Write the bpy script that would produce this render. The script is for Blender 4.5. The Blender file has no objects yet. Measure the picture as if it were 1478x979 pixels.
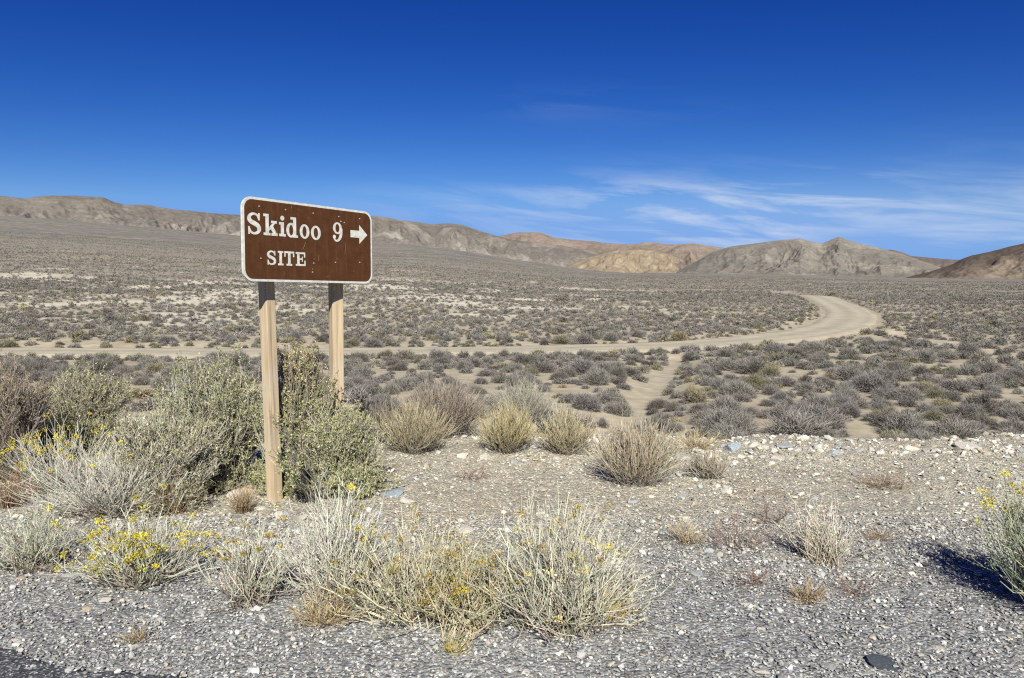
import bpy, math, random
import numpy as np
from mathutils import Vector, Matrix

sc = bpy.context.scene
COL = sc.collection
rng = np.random.default_rng(11)

# ------------------------------------------------------------------ camera model
F, CX, CY = 1100.0, 739.0, 489.5
PITCH = math.atan(59.5 / F)
EYE = np.array([0.0, 0.0, 1.58])
CF = np.array([0, math.cos(PITCH), -math.sin(PITCH)])
CU = np.array([0, math.sin(PITCH), math.cos(PITCH)])
CR = np.array([1.0, 0, 0])
SUN_TRAVEL = np.array([-0.062, 0.817, -0.573])          # the way the sunlight travels


def ray(px, py):
    d = CF + (px - CX) / F * CR + (CY - py) / F * CU
    return d / np.linalg.norm(d)


def proj(p):
    d = np.asarray(p, float) - EYE
    z = d @ CF
    return CX + F * (d @ CR) / z, CY - F * (d @ CU) / z, z


# ------------------------------------------------------------------ noise
def _hash(ix, iy, seed):
    h = (ix.astype(np.int64) * 374761393 + iy.astype(np.int64) * 668265263 + seed * 1274126177) & 0xFFFFFFFF
    h = ((h ^ (h >> 13)) * 1274126177) & 0xFFFFFFFF
    h = ((h ^ (h >> 16)) * 2246822519) & 0xFFFFFFFF
    return ((h ^ (h >> 15)) & 0xFFFFFF) / float(0xFFFFFF)


def perlin(x, y, seed=0):
    x = np.asarray(x, float); y = np.asarray(y, float)
    ix = np.floor(x); iy = np.floor(y)
    fx = x - ix; fy = y - iy

    def g(dx, dy):
        a = _hash(ix + dx, iy + dy, seed) * 2 * math.pi
        return np.cos(a) * (fx - dx) + np.sin(a) * (fy - dy)
    u = fx * fx * fx * (fx * (fx * 6 - 15) + 10)
    v = fy * fy * fy * (fy * (fy * 6 - 15) + 10)
    a = g(0, 0) * (1 - u) + g(1, 0) * u
    b = g(0, 1) * (1 - u) + g(1, 1) * u
    return (a * (1 - v) + b * v) * 1.5


def fbm(x, y, seed=0, octaves=4, gain=.5):
    s = 0; a = 1; t = 0
    for i in range(octaves):
        s = s + a * perlin(x * 2 ** i, y * 2 ** i, seed + i * 17); t += a; a *= gain
    return s / t


def ridged(x, y, seed=0, octaves=4, gain=.5):
    s = 0; a = 1; t = 0
    for i in range(octaves):
        s = s + a * (1 - np.abs(perlin(x * 2 ** i, y * 2 ** i, seed + i * 23)) * 1.6); t += a; a *= gain
    return s / t


def sstep(a, b, x):
    t = np.clip((np.asarray(x, float) - a) / (b - a), 0, 1)
    return t * t * (3 - 2 * t)


def lerp(a, b, t):
    return a + (b - a) * t


# ------------------------------------------------------------------ terrain heights
KD = np.array([12, 15, 20, 30, 40, 60, 100, 200, 400, 600, 1000, 2000, 4000, 9000.0])
KZ = {
    -34: [-.55, -.58, -.62, -.70, -.58, -.05, 1.55, 8.2, 27, 46, 82, 178, 300, 420],
    -10: [-.68, -.70, -.74, -.76, -.70, -.20, 1.2, 7.3, 22, 37, 64, 140, 230, 320],
    10: [-.70, -.70, -.72, -.75, -.72, -.40, .62, 4.4, 12, 18, 31, 64, 105, 150],
    34: [-.70, -.72, -.72, -.72, -.66, -.46, .25, 2.9, 8, 12, 21, 46, 80, 110],
}
KA = np.array(sorted(KZ))
KE = np.array([(np.array(KZ[a], float) - 1.58) / KD for a in KA])


def hermite_rows(logd, E):
    xs = np.log(KD)
    m = np.gradient(E, xs)
    q = np.clip(logd, xs[0], xs[-1])
    i = np.clip(np.searchsorted(xs, q) - 1, 0, len(xs) - 2)
    h = xs[i + 1] - xs[i]; t = (q - xs[i]) / h
    return ((2 * t ** 3 - 3 * t ** 2 + 1) * E[i] + (t ** 3 - 2 * t ** 2 + t) * h * m[i]
            + (-2 * t ** 3 + 3 * t ** 2) * E[i + 1] + (t ** 3 - t ** 2) * h * m[i + 1])


def plain_z(x, y):
    d = np.maximum(np.hypot(x, y), 1e-3)
    az = np.degrees(np.arctan2(x, y))
    a = np.clip(az, KA[0], KA[-1])
    ld = np.log(np.maximum(d, 12))
    R = [hermite_rows(ld, E) for E in KE]
    e = np.zeros_like(d)
    for i in range(len(KA) - 1):
        w = np.clip((a - KA[i]) / (KA[i + 1] - KA[i]), 0, 1)
        w = w * w * (3 - 2 * w)
        sel = (a >= KA[i]) & (a <= KA[i + 1])
        e = np.where(sel, R[i] * (1 - w) + R[i + 1] * w, e)
    z = 1.58 + np.maximum(d, 12) * e
    amp = np.interp(d, [0, 12, 30, 60, 120, 300, 1000, 3000], [.05, .06, .07, .14, .3, .6, 1.5, 3])
    z = z + amp * fbm(x / 9.0, y / 9.0, 3, 3) * sstep(8, 14, d) * (1 - sstep(150, 500, d)) \
        + amp * 1.3 * fbm(x / 45.0, y / 45.0, 8, 3) * sstep(30, 80, d)
    return z


def lip_y(x):
    return np.interp(x, [-30, -9, -6, -4, -2, 0, 3, 8, 14, 40],
                     [10.6, 10.2, 10.0, 9.6, 8.7, 8.25, 8.15, 8.2, 8.3, 9.0]) + .34 * perlin(x * .8, x * 0 + 3.3, 5) + .16 * perlin(x * 2.3, x * 0 + 9.3, 6)


def seg_dist(x, y, pts):
    best = np.full(np.shape(x), 1e9)
    for (ax, ay), (bx, by) in zip(pts[:-1], pts[1:]):
        dx, dy = bx - ax, by - ay
        L = dx * dx + dy * dy
        t = np.clip(((x - ax) * dx + (y - ay) * dy) / L, 0, 1)
        best = np.minimum(best, np.hypot(x - ax - t * dx, y - ay - t * dy))
    return best


def base_z(x, y):
    x = np.asarray(x, float); y = np.asarray(y, float)
    ly = lip_y(x)
    z0 = plain_z(x, y)
    plat = .012 * fbm(x * 1.1, y * 1.1, 21, 3) * sstep(3.4, 4.6, y) + .05 * sstep(-1.4, -.2, y - ly) * (1 + .8 * perlin(x * .9, y * .9, 4)) \
        + .05 * sstep(-2.5, -6, x) * sstep(5, 8, y)
    t = sstep(-.1, 2.9, y - ly)
    return plat * (1 - t) + z0 * t


def ground_hit(px, py, zfun, far=4000):
    d = ray(px, py)
    ts = np.concatenate([np.arange(2.2, 60, .02), np.geomspace(60, far, 4000)])
    P = EYE + ts[:, None] * d
    below = P[:, 2] < zfun(P[:, 0], P[:, 1])
    k = int(np.argmax(below)) if below.any() else len(ts) - 1
    return P[k]


# roads: traced on the natural terrain from where the photograph shows them
def trace(pts):
    return [tuple(ground_hit(px, py, base_z)[:2]) for px, py in pts]


def smooth_path(pts, n=12):
    P = [np.array(p) for p in pts]
    P = [2 * P[0] - P[1]] + P + [2 * P[-1] - P[-2]]
    out = []
    for i in range(1, len(P) - 2):
        for k in range(n):
            t = k / n
            a, b, c, d = P[i - 1], P[i], P[i + 1], P[i + 2]
            out.append(.5 * (2 * b + (c - a) * t + (2 * a - 5 * b + 4 * c - d) * t * t + (3 * b - a - 3 * c + d) * t ** 3))
    out.append(P[-2])
    return [tuple(o) for o in out]


ROAD = smooth_path(trace([(-160, 505), (80, 506), (330, 507), (600, 505), (800, 502), (950, 498), (1050, 493), (1135, 484.5), (1192, 475),
                          (1221, 464), (1226, 452), (1210, 441), (1184, 432)]))
# the far end runs on over the rise
_e = np.array(ROAD[-1]); _d = _e - np.array(ROAD[-6]); _d /= np.linalg.norm(_d)
ROAD += [tuple(_e + _d * k + np.array([-.02, .0]) * k * k * .1) for k in (6, 12, 20, 30, 42)]
GULLY = smooth_path(trace([(880, 622), (905, 598), (935, 562), (955, 540), (968, 524), (975, 512)]), 6)
TRACK = smooth_path(trace([(1265, 474), (1300, 487), (1360, 495), (1430, 508), (1530, 520)]), 6)
ROAD_HW = 2.05


def road_frame(x, y):
    """distance to the road's middle line"""
    return seg_dist(x, y, ROAD)


_rp = np.array(ROAD)
_rz = base_z(_rp[:, 0], _rp[:, 1])
_k = np.ones(25) / 25
_rz = np.convolve(np.pad(_rz, 12, mode='edge'), _k, mode='valid')


def road_z(x, y):
    x = np.asarray(x, float); y = np.asarray(y, float)
    best = np.full(x.shape, 1e9); zz = np.zeros(x.shape)
    for i in range(len(_rp) - 1):
        ax, ay = _rp[i]; bx, by = _rp[i + 1]
        dx, dy = bx - ax, by - ay
        t = np.clip(((x - ax) * dx + (y - ay) * dy) / (dx * dx + dy * dy), 0, 1)
        d = np.hypot(x - ax - t * dx, y - ay - t * dy)
        m = d < best
        best = np.where(m, d, best); zz = np.where(m, _rz[i] * (1 - t) + _rz[i + 1] * t, zz)
    return zz, best


def terrain_z(x, y):
    x = np.asarray(x, float); y = np.asarray(y, float)
    shp = x.shape
    x = x.ravel(); y = y.ravel()
    z = base_z(x, y)
    near = (np.hypot(x, y) < 230) & (y > 18)
    if near.any():
        rz, rd = road_z(x[near], y[near])
        zn = z[near]
        w = 1 - sstep(ROAD_HW + .5, ROAD_HW + 3.2, rd)
        bank = .22 * np.exp(-((rd - ROAD_HW - 1.9) / .7) ** 2) * (1 + .6 * perlin(x[near] * .5, y[near] * .5, 40)) \
            * sstep(14, 24, x[near])
        zn = zn * (1 - w) + (rz - .16) * w + bank
        z[near] = zn
    g = (y > 10) & (y < 45) & (x > -2) & (x < 12)
    if g.any():
        gd = seg_dist(x[g], y[g], GULLY)
        z[g] -= .30 * np.exp(-(gd / .85) ** 2) * .85
    return z.reshape(shp)


def hit(px, py):
    return ground_hit(px, py, terrain_z, 600)


# ------------------------------------------------------------------ mesh helpers
def new_mesh(name, V, faces, col=None, smooth=False):
    """V (n,3); faces: list of (m,k) int arrays (all faces of one array have k corners)"""
    me = bpy.data.meshes.new(name)
    V = np.asarray(V, np.float32)
    faces = [np.asarray(f, np.int32) for f in (faces if isinstance(faces, list) else [faces]) if len(f)]
    me.vertices.add(len(V)); me.vertices.foreach_set('co', V.ravel())
    idx = np.concatenate([f.ravel() for f in faces])
    tot = np.concatenate([np.full(len(f), f.shape[1], np.int32) for f in faces])
    start = np.concatenate([[0], np.cumsum(tot)[:-1]]).astype(np.int32)
    me.loops.add(len(idx)); me.loops.foreach_set('vertex_index', idx)
    me.polygons.add(len(tot)); me.polygons.foreach_set('loop_start', start)
    try:
        me.polygons.foreach_set('loop_total', tot)
    except Exception:
        pass
    me.polygons.foreach_set('use_smooth', np.full(len(tot), smooth, bool))
    if col is not None:
        c = np.ones((len(V), 4), np.float32); c[:, :3] = np.asarray(col, np.float32)
        at = me.attributes.new('tint', 'FLOAT_COLOR', 'POINT')
        at.data.foreach_set('color', c.ravel())
    me.update(calc_edges=True)
    me.validate()
    return me


def link(name, me, mat=None, parent=None):
    o = bpy.data.objects.new(name, me)
    COL.objects.link(o)
    if me is not None and mat is not None and not me.materials:
        me.materials.append(mat)
    if parent is not None:
        o.parent = parent
    return o


def tag(o, label=None, cat=None, group=None, kind=None):
    if label: o['label'] = label
    if cat: o['category'] = cat
    if group: o['group'] = group
    if kind: o['kind'] = kind
    return o


def empty(name, loc, rz=0):
    o = bpy.data.objects.new(name, None)
    COL.objects.link(o)
    o.location = [float(v) for v in loc]; o.rotation_euler = (0, 0, rz)
    o.empty_display_size = .1
    return o


class Soup:
    """collects pieces of geometry with a colour for each vertex"""

    def __init__(self):
        self.V, self.C, self.Fq, self.Ft, self.n = [], [], [], [], 0

    def add(self, V, C, quads=None, tris=None):
        V = np.asarray(V).reshape(-1, 3)
        C = np.broadcast_to(np.asarray(C, float), V.shape) if np.ndim(C) == 1 else np.asarray(C).reshape(-1, 3)
        self.V.append(V); self.C.append(C)
        if quads is not None and len(quads): self.Fq.append(np.asarray(quads) + self.n)
        if tris is not None and len(tris): self.Ft.append(np.asarray(tris) + self.n)
        self.n += len(V)

    def mesh(self, name, smooth=False):
        fs = []
        if self.Fq: fs.append(np.concatenate(self.Fq))
        if self.Ft: fs.append(np.concatenate(self.Ft))
        return new_mesh(name, np.concatenate(self.V), fs, np.clip(np.concatenate(self.C), 0, 1), smooth)


def unit(v):
    return v / np.maximum(np.linalg.norm(v, axis=-1, keepdims=True), 1e-9)


def tubes(soup, P, R, C, sides=3):
    """P (N,K,3) centre lines, R (N,K) radii, C (N,K,3) colours"""
    N, K, _ = P.shape
    T = unit(np.gradient(P, axis=1))
    ref = unit(rng.normal(size=(N, 1, 3)))
    A = unit(np.cross(T, ref)); B = np.cross(T, A)
    ang = np.arange(sides) * 2 * math.pi / sides
    V = P[:, :, None] + R[:, :, None, None] * (A[:, :, None] * np.cos(ang)[None, None, :, None] + B[:, :, None] * np.sin(ang)[None, None, :, None])
    ids = np.arange(N * K * sides).reshape(N, K, sides)
    a = ids[:, :-1]; b = ids[:, 1:]
    q = np.stack([a, np.roll(a, -1, 2), np.roll(b, -1, 2), b], -1).reshape(-1, 4)
    CC = np.broadcast_to(C[:, :, None], (N, K, sides, 3))
    soup.add(V.reshape(-1, 3), CC.reshape(-1, 3), quads=q)


def blades(soup, P, D, L, W, C, C2=None):
    """flat triangles: root P (N,3), direction D, length L (N,), width W (N,)"""
    N = len(P)
    D = unit(D)
    S = unit(np.cross(D, rng.normal(size=(N, 3))))
    V = np.stack([P - S * W[:, None] * .5, P + S * W[:, None] * .5, P + D * L[:, None]], 1)
    C = np.broadcast_to(C, (N, 3)); C2 = C if C2 is None else np.broadcast_to(C2, (N, 3))
    CC = np.stack([C, C, C2], 1)
    soup.add(V.reshape(-1, 3), CC.reshape(-1, 3), tris=np.arange(N * 3).reshape(N, 3))


def leaves(soup, P, D, L, W, C):
    """diamond leaves"""
    N = len(P)
    D = unit(D)
    S = unit(np.cross(D, rng.normal(size=(N, 3))))
    V = np.stack([P, P + D * L[:, None] * .5 - S * W[:, None] * .5, P + D * L[:, None], P + D * L[:, None] * .5 + S * W[:, None] * .5], 1)
    CC = np.repeat(np.broadcast_to(C, (N, 3))[:, None], 4, 1)
    soup.add(V.reshape(-1, 3), CC.reshape(-1, 3), quads=np.arange(N * 4).reshape(N, 4))


def vary(c, n, amt=.2, hue=.06):
    c = np.asarray(c, float)
    v = 1 + amt * rng.normal(size=(n, 1)) + hue * rng.normal(size=(n, 3))
    return np.clip(c * np.clip(v, .35, 1.9), 0, 1)


def palette(cols, n, w=None, amt=.15):
    cols = np.asarray(cols, float)
    i = rng.choice(len(cols), n, p=None if w is None else np.asarray(w) / np.sum(w))
    return np.clip(cols[i] * (1 + amt * rng.normal(size=(n, 1))), .01, 1)


# ------------------------------------------------------------------ materials
def mat(name):
    m = bpy.data.materials.new(name); m.use_nodes = True
    nt = m.node_tree
    b = nt.nodes['Principled BSDF']
    b.inputs['Roughness'].default_value = .85
    b.inputs['Specular IOR Level'].default_value = .2
    return m, nt, b


def N(nt, kind, **kw):
    n = nt.nodes.new(kind)
    for k, v in kw.items():
        if k in n.inputs:
            n.inputs[k].default_value = v
        else:
            setattr(n, k, v)
    return n


def ramp(nt, fac, stops):
    r = nt.nodes.new('ShaderNodeValToRGB')
    while len(r.color_ramp.elements) < len(stops): r.color_ramp.elements.new(.5)
    for e, (p, c) in zip(r.color_ramp.elements, stops):
        e.position = p; e.color = (c, c, c, 1) if np.ndim(c) == 0 else (*c, 1)
    nt.links.new(fac, r.inputs[0])
    return r.outputs[0]


def mixc(nt, fac, a, b, mode='MIX'):
    m = nt.nodes.new('ShaderNodeMix'); m.data_type = 'RGBA'; m.blend_type = mode
    for sock, v in ((m.inputs[0], fac), (m.inputs[6], a), (m.inputs[7], b)):
        if isinstance(v, bpy.types.NodeSocket): nt.links.new(v, sock)
        elif np.ndim(v) == 0: sock.default_value = v
        else: sock.default_value = (*v, 1)
    return m.outputs[2]


def bump(nt, b, height, strength, dist):
    n = nt.nodes.new('ShaderNodeBump')
    n.inputs['Strength'].default_value = strength; n.inputs['Distance'].default_value = dist
    nt.links.new(height, n.inputs['Height']); nt.links.new(n.outputs[0], b.inputs['Normal'])


def plant_mat(name, per_object=.0, rough=.9):
    m, nt, b = mat(name)
    a = N(nt, 'ShaderNodeAttribute'); a.attribute_name = 'tint'
    out = a.outputs['Color']
    if per_object:
        oi = N(nt, 'ShaderNodeObjectInfo')
        v = ramp(nt, oi.outputs['Random'], [(0, 1 - per_object), (1, 1 + per_object)])
        out = mixc(nt, 1.0, out, v, 'MULTIPLY')
    nt.links.new(out, b.inputs['Base Color'])
    b.inputs['Roughness'].default_value = rough
    b.inputs['Specular IOR Level'].default_value = .12
    return m


M_STEM = plant_mat('dry_stems')
M_LEAF = plant_mat('small_leaves', rough=.7)
M_FLOWER = plant_mat('yellow_flower_heads')
M_SAGE = plant_mat('sagebrush_twigs', .0)
M_STONE = plant_mat('stones', rough=.8)


def rock_material(name, c1, c2, c3):
    m, nt, b = mat(name)
    tc = N(nt, 'ShaderNodeTexCoord')
    n1 = N(nt, 'ShaderNodeTexNoise', Scale=9.0, Detail=6.0)
    nt.links.new(tc.outputs['Object'], n1.inputs['Vector'])
    n2 = N(nt, 'ShaderNodeTexNoise', Scale=40.0, Detail=4.0)
    nt.links.new(tc.outputs['Object'], n2.inputs['Vector'])
    c = ramp(nt, n1.outputs[0], [(.3, c1), (.55, c2), (.72, c3)])
    k = ramp(nt, n2.outputs[0], [(.35, .72), (.65, 1.1)])
    c = mixc(nt, 1.0, c, k, 'MULTIPLY')
    nt.links.new(c, b.inputs['Base Color'])
    bump(nt, b, n2.outputs[0], .5, .006)
    return m


R_WHITE = rock_material('white_quartz_rock', (.38, .34, .285), (.52, .48, .42), (.62, .60, .55))
R_GREY = rock_material('grey_rock', (.24, .24, .24), (.34, .34, .34), (.44, .42, .40))
R_BLUE = rock_material('blue_grey_rock', (.20, .23, .26), (.30, .34, .37), (.40, .43, .45))
R_TAN = rock_material('tan_rock', (.30, .23, .16), (.43, .34, .25), (.52, .44, .35))
R_DARK = rock_material('dark_slate', (.05, .055, .065), (.075, .085, .10), (.12, .13, .14))

# ------------------------------------------------------------------ ground sheet
GRAVEL_EDGE = -.9


def asphalt_y(x):
    x = np.asarray(x, float)
    return 3.37 - .27 * (x + 2.27) + .07 * perlin(x * 1.7, x * 0 + 1.5, 77) + .04 * perlin(x * 6, x * 0 + 4.5, 78)


def ground_colour(x, y):
    d = np.hypot(x, y)
    ly = lip_y(x)
    n1 = fbm(x / 6, y / 6, 31, 4); n2 = fbm(x / 25, y / 25, 37, 4); n3 = fbm(x / 1.5, y / 1.5, 39, 3)
    soil = np.array([.375, .323, .236]); pale = np.array([.51, .46, .365]); brown = np.array([.31, .245, .175])
    c = np.broadcast_to(soil, x.shape + (3,)).copy()
    w = sstep(.05, .45, n1 + .5 * n3)[..., None]; c = lerp(c, brown, w * .55)
    # pale bare soil patches
    pm = pale_mask(x, y)[..., None]
    c = lerp(c, pale, pm)
    # gully and track silt
    gd = np.minimum(seg_dist(x, y, GULLY), 50)
    c = lerp(c, np.array([.38, .327, .243]), (1 - sstep(.3, 1.0, gd))[..., None] * .9)
    td = np.minimum(seg_dist(x, y, TRACK), 50)
    c = lerp(c, np.array([.42, .365, .275]), (1 - sstep(.5, 1.2, td))[..., None] * .8)
    # distant: low scrub cover mixes with soil
    far = np.array([.185, .170, .148])
    c = lerp(c, np.array([.225, .20, .162]), (sstep(70, 150, d) * (1 - pale_mask(x, y)))[..., None] * .8)
    fm = (sstep(180, 560, d) * (.85 + .3 * np.clip(n2, -1, 1)))[..., None]
    c = lerp(c, far, np.clip(fm, 0, 1))
    # gravel shoulder
    g1 = np.array([.265, .265, .262]); g2 = np.array([.40, .37, .30]); g3 = np.array([.425, .382, .296])
    t = sstep(3.6, 6.0, y + .25 * x * 0 + .7 * n3 + .4 * n1)
    gc = lerp(g1, g2, t[..., None]); gc = lerp(gc, g3, sstep(6.5, 8.5, y)[..., None] * .7)
    dirt = sstep(.08, .38, fbm(x / 1.6, y / 1.6, 43, 4) + .35 * fbm(x / .4, y / .4, 47, 2)) * sstep(3.8, 5.0, y)
    gc = lerp(gc, np.array([.33, .275, .20]), dirt[..., None] * .6)
    bare = np.exp(-((x + .15) / 1.25) ** 2 - ((y - 6.25) / .85) ** 2) * (.75 + .5 * n3)
    gc = lerp(gc, np.array([.43, .385, .305]), np.clip(bare, 0, .85)[..., None])
    blot = fbm(x / .9, y / .9, 49, 4)
    gc = gc * (1 + .20 * blot[..., None])
    gm = (1 - sstep(-.2, 1.3, y - ly))[..., None]
    return lerp(c, gc, gm)


def pale_mask(x, y):
    d = np.hypot(x, y); az = np.degrees(np.arctan2(x, y))
    n = fbm(x / 16, y / 16, 51, 4) + .25 * fbm(x / 4, y / 4, 53, 2)
    zone = sstep(55, 75, d) * (1 - sstep(150, 210, d)) * (1 - sstep(5, 20, az))
    zone2 = sstep(40, 48, d) * (1 - sstep(60, 70, d)) * (1 - sstep(-24, -14, az)) * .75
    return np.clip(sstep(-.08, .16, n) * zone + sstep(.10, .3, n) * zone2 + .8 * sstep(.3, .45, n) * sstep(150, 200, d) * (1 - sstep(260, 400, d)), 0, 1)


def build_ground():
    r = np.concatenate([[0.4], np.geomspace(1.2, 2.6, 6)[:-1], np.arange(2.6, 12, .05), np.geomspace(12, 130, 330)[0:-1],
                        np.geomspace(130, 9000, 170)])
    a_in = np.radians(np.linspace(-44, 44, 560))
    a_out = np.radians(np.linspace(44, 316, 70))[1:-1]
    az = np.concatenate([a_in, a_out])
    RR, AA = np.meshgrid(r, az, indexing='ij')
    x = RR * np.sin(AA); y = RR * np.cos(AA)
    z = terrain_z(x, y)
    # fine roughness of the gravel
    rough = (1 - sstep(-.2, .8, y - lip_y(x))) * sstep(.05, .4, y - asphalt_y(x))
    z = z + rough * (.010 * perlin(x * 9, y * 9, 61) + .006 * perlin(x * 24, y * 24, 62))
    z = np.where((y < asphalt_y(x)) & (y > -9), -.012, z)
    nr, na = x.shape
    V = np.stack([x, y, z], -1).reshape(-1, 3)
    ids = np.arange(nr * na).reshape(nr, na)
    nxt = np.roll(ids, -1, 1)
    q = np.stack([ids[:-1], nxt[:-1], nxt[1:], ids[1:]], -1).reshape(-1, 4)[:, ::-1]
    C = ground_colour(x, y).reshape(-1, 3)
    gm = (1 - sstep(-.2, 1.0, y - lip_y(x))).reshape(-1)
    V = np.vstack([V, [[0, 0, -.012]]]); C = np.vstack([C, C[:1]]); gm = np.append(gm, 1)
    t = np.stack([ids[0], np.full(na, nr * na), nxt[0]], -1)[:, ::-1]
    me = new_mesh('ground', V, [q, t], C, True)
    at = me.attributes.new('gravelly', 'FLOAT', 'POINT'); at.data.foreach_set('value', gm.astype(np.float32))
    m, nt, b = mat('desert_ground')
    a = N(nt, 'ShaderNodeAttribute'); a.attribute_name = 'tint'
    g = N(nt, 'ShaderNodeAttribute'); g.attribute_name = 'gravelly'
    tc = N(nt, 'ShaderNodeTexCoord'); P = tc.outputs['Object']
    cd = N(nt, 'ShaderNodeNewGeometry')
    ln = N(nt, 'ShaderNodeVectorMath', operation='LENGTH'); nt.links.new(P, ln.inputs[0])
    # pebble cells at two sizes on the shoulder
    v1 = N(nt, 'ShaderNodeTexVoronoi', Scale=120.0); nt.links.new(P, v1.inputs['Vector'])
    v2 = N(nt, 'ShaderNodeTexVoronoi', Scale=52.0); nt.links.new(P, v2.inputs['Vector'])
    sx1 = N(nt, 'ShaderNodeSeparateColor'); nt.links.new(v1.outputs['Color'], sx1.inputs[0])
    sx2 = N(nt, 'ShaderNodeSeparateColor'); nt.links.new(v2.outputs['Color'], sx2.inputs[0])
    p1 = ramp(nt, sx1.outputs[0], [(0, .5), (.45, .88), (.8, 1.12), (1, 1.6)])
    p2 = ramp(nt, sx2.outputs[0], [(0, .65), (.6, .95), (.9, 1.2), (1, 1.6)])
    peb = mixc(nt, 1.0, p1, p2, 'MULTIPLY')
    hue = ramp(nt, sx1.outputs[1], [(0, (.93, .98, 1.08)), (.5, (1, 1, 1)), (1, (1.10, 1.0, .86))])
    peb = mixc(nt, 1.0, peb, hue, 'MULTIPLY')
    # soil: fine mottling
    s1 = N(nt, 'ShaderNodeTexNoise', Scale=2.2, Detail=8.0, Roughness=.65); nt.links.new(P, s1.inputs['Vector'])
    s2 = N(nt, 'ShaderNodeTexNoise', Scale=.32, Detail=9.0, Roughness=.7); nt.links.new(P, s2.inputs['Vector'])
    so = ramp(nt, s1.outputs[0], [(.3, .72), (.7, 1.25)])
    # scrub speckle of the far plain: clumps too small to see one by one
    s3 = N(nt, 'ShaderNodeTexNoise', Scale=.14, Detail=6.0, Roughness=.75); nt.links.new(P, s3.inputs['Vector'])
    s4 = N(nt, 'ShaderNodeTexNoise', Scale=.012, Detail=7.0, Roughness=.65); nt.links.new(P, s4.inputs['Vector'])
    spk = ramp(nt, s3.outputs[0], [(.36, (.62, .64, .66)), (.52, (.95, .95, .95)), (.66, (1.5, 1.42, 1.3))])
    pat = ramp(nt, s4.outputs[0], [(.35, (.80, .80, .83)), (.5, (1, 1, 1)), (.66, (1.22, 1.16, 1.06))])
    spk = mixc(nt, 1.0, spk, pat, 'MULTIPLY')
    farf = N(nt, 'ShaderNodeMapRange'); farf.inputs[1].default_value = 220; farf.inputs[2].default_value = 520
    nt.links.new(ln.outputs['Value'], farf.inputs[0])
    so = mixc(nt, farf.outputs[0], so, spk)
    mul = mixc(nt, g.outputs['Fac'], so, peb)
    c = mixc(nt, 1.0, a.outputs['Color'], mul, 'MULTIPLY')
    nt.links.new(c, b.inputs['Base Color'])
    b.inputs['Roughness'].default_value = .95
    inv = N(nt, 'ShaderNodeMath', operation='SUBTRACT'); inv.inputs[0].default_value = 1
    nt.links.new(v2.outputs['Distance'], inv.inputs[1])
    hm = N(nt, 'ShaderNodeMath', operation='MULTIPLY'); nt.links.new(inv.outputs[0], hm.inputs[0]); nt.links.new(g.outputs['Fac'], hm.inputs[1])
    ha = N(nt, 'ShaderNodeMath', operation='ADD'); nt.links.new(hm.outputs[0], ha.inputs[0]); nt.links.new(s1.outputs[0], ha.inputs[1])
    bump(nt, b, ha.outputs[0], .55, .02)
    o = link('ground', me, m); tag(o, 'gravel shoulder and pale desert plain rising to the far hills', 'ground', kind='structure')
    return o


# ------------------------------------------------------------------ dirt road and asphalt
def ribbon(name, path, hw, zfun, material, label, wob=.35, across=13):
    P = np.array(path)
    seg = np.hypot(*np.diff(P, axis=0).T); s = np.concatenate([[0], np.cumsum(seg)])
    n = int(s[-1] / .7)
    q = np.linspace(0, s[-1], n)
    X = np.interp(q, s, P[:, 0]); Y = np.interp(q, s, P[:, 1])
    k = np.ones(9) / 9
    X[4:-4] = np.convolve(X, k, 'valid'); Y[4:-4] = np.convolve(Y, k, 'valid')
    T = unit(np.stack([np.gradient(X), np.gradient(Y)], -1))
    S = np.stack([T[:, 1], -T[:, 0]], -1)
    u = np.linspace(-1, 1, across)
    wl = hw + wob * perlin(q * .25, q * 0 + 1.1, 91) + .4 * wob * perlin(q * 1.1, q * 0 + 2.1, 92)
    wr = hw + wob * perlin(q * .25, q * 0 + 5.1, 93) + .4 * wob * perlin(q * 1.1, q * 0 + 7.1, 94)
    W = np.where(u[None] < 0, wl[:, None], wr[:, None]) * u[None]
    x = X[:, None] + W * S[:, None, 0]; y = Y[:, None] + W * S[:, None, 1]
    z = zfun(x, y, np.broadcast_to(u, x.shape), q)
    V = np.stack([x, y, z], -1).reshape(-1, 3)
    ids = np.arange(x.size).reshape(x.shape)
    f = np.stack([ids[:-1, :-1], ids[:-1, 1:], ids[1:, 1:], ids[1:, :-1]], -1).reshape(-1, 4)[:, ::-1]
    uu = np.broadcast_to(u, x.shape).ravel()
    tr = np.exp(-((np.abs(uu) - .42) / .17) ** 2)
    c = np.array([.375, .328, .245]) * (1 + .13 * tr[:, None] - .07 * np.exp(-(uu / .16) ** 2)[:, None]) * (1 + .10 * fbm(V[:, 0] / 3, V[:, 1] / 3, 97, 3)[:, None])
    me = new_mesh(name, V, f, c, True)
    o = link(name, me, material)
    return tag(o, label, name.replace('_', ' '), kind='structure')


def dirt_mat():
    m, nt, b = mat('packed_dirt')
    a = N(nt, 'ShaderNodeAttribute'); a.attribute_name = 'tint'
    tc = N(nt, 'ShaderNodeTexCoord')
    n1 = N(nt, 'ShaderNodeTexNoise', Scale=1.3, Detail=9.0, Roughness=.7); nt.links.new(tc.outputs['Object'], n1.inputs['Vector'])
    c = mixc(nt, 1.0, a.outputs['Color'], ramp(nt, n1.outputs[0], [(.3, .82), (.7, 1.16)]), 'MULTIPLY')
    nt.links.new(c, b.inputs['Base Color']); b.inputs['Roughness'].default_value = .95
    bump(nt, b, n1.outputs[0], .4, .03)
    return m


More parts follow.
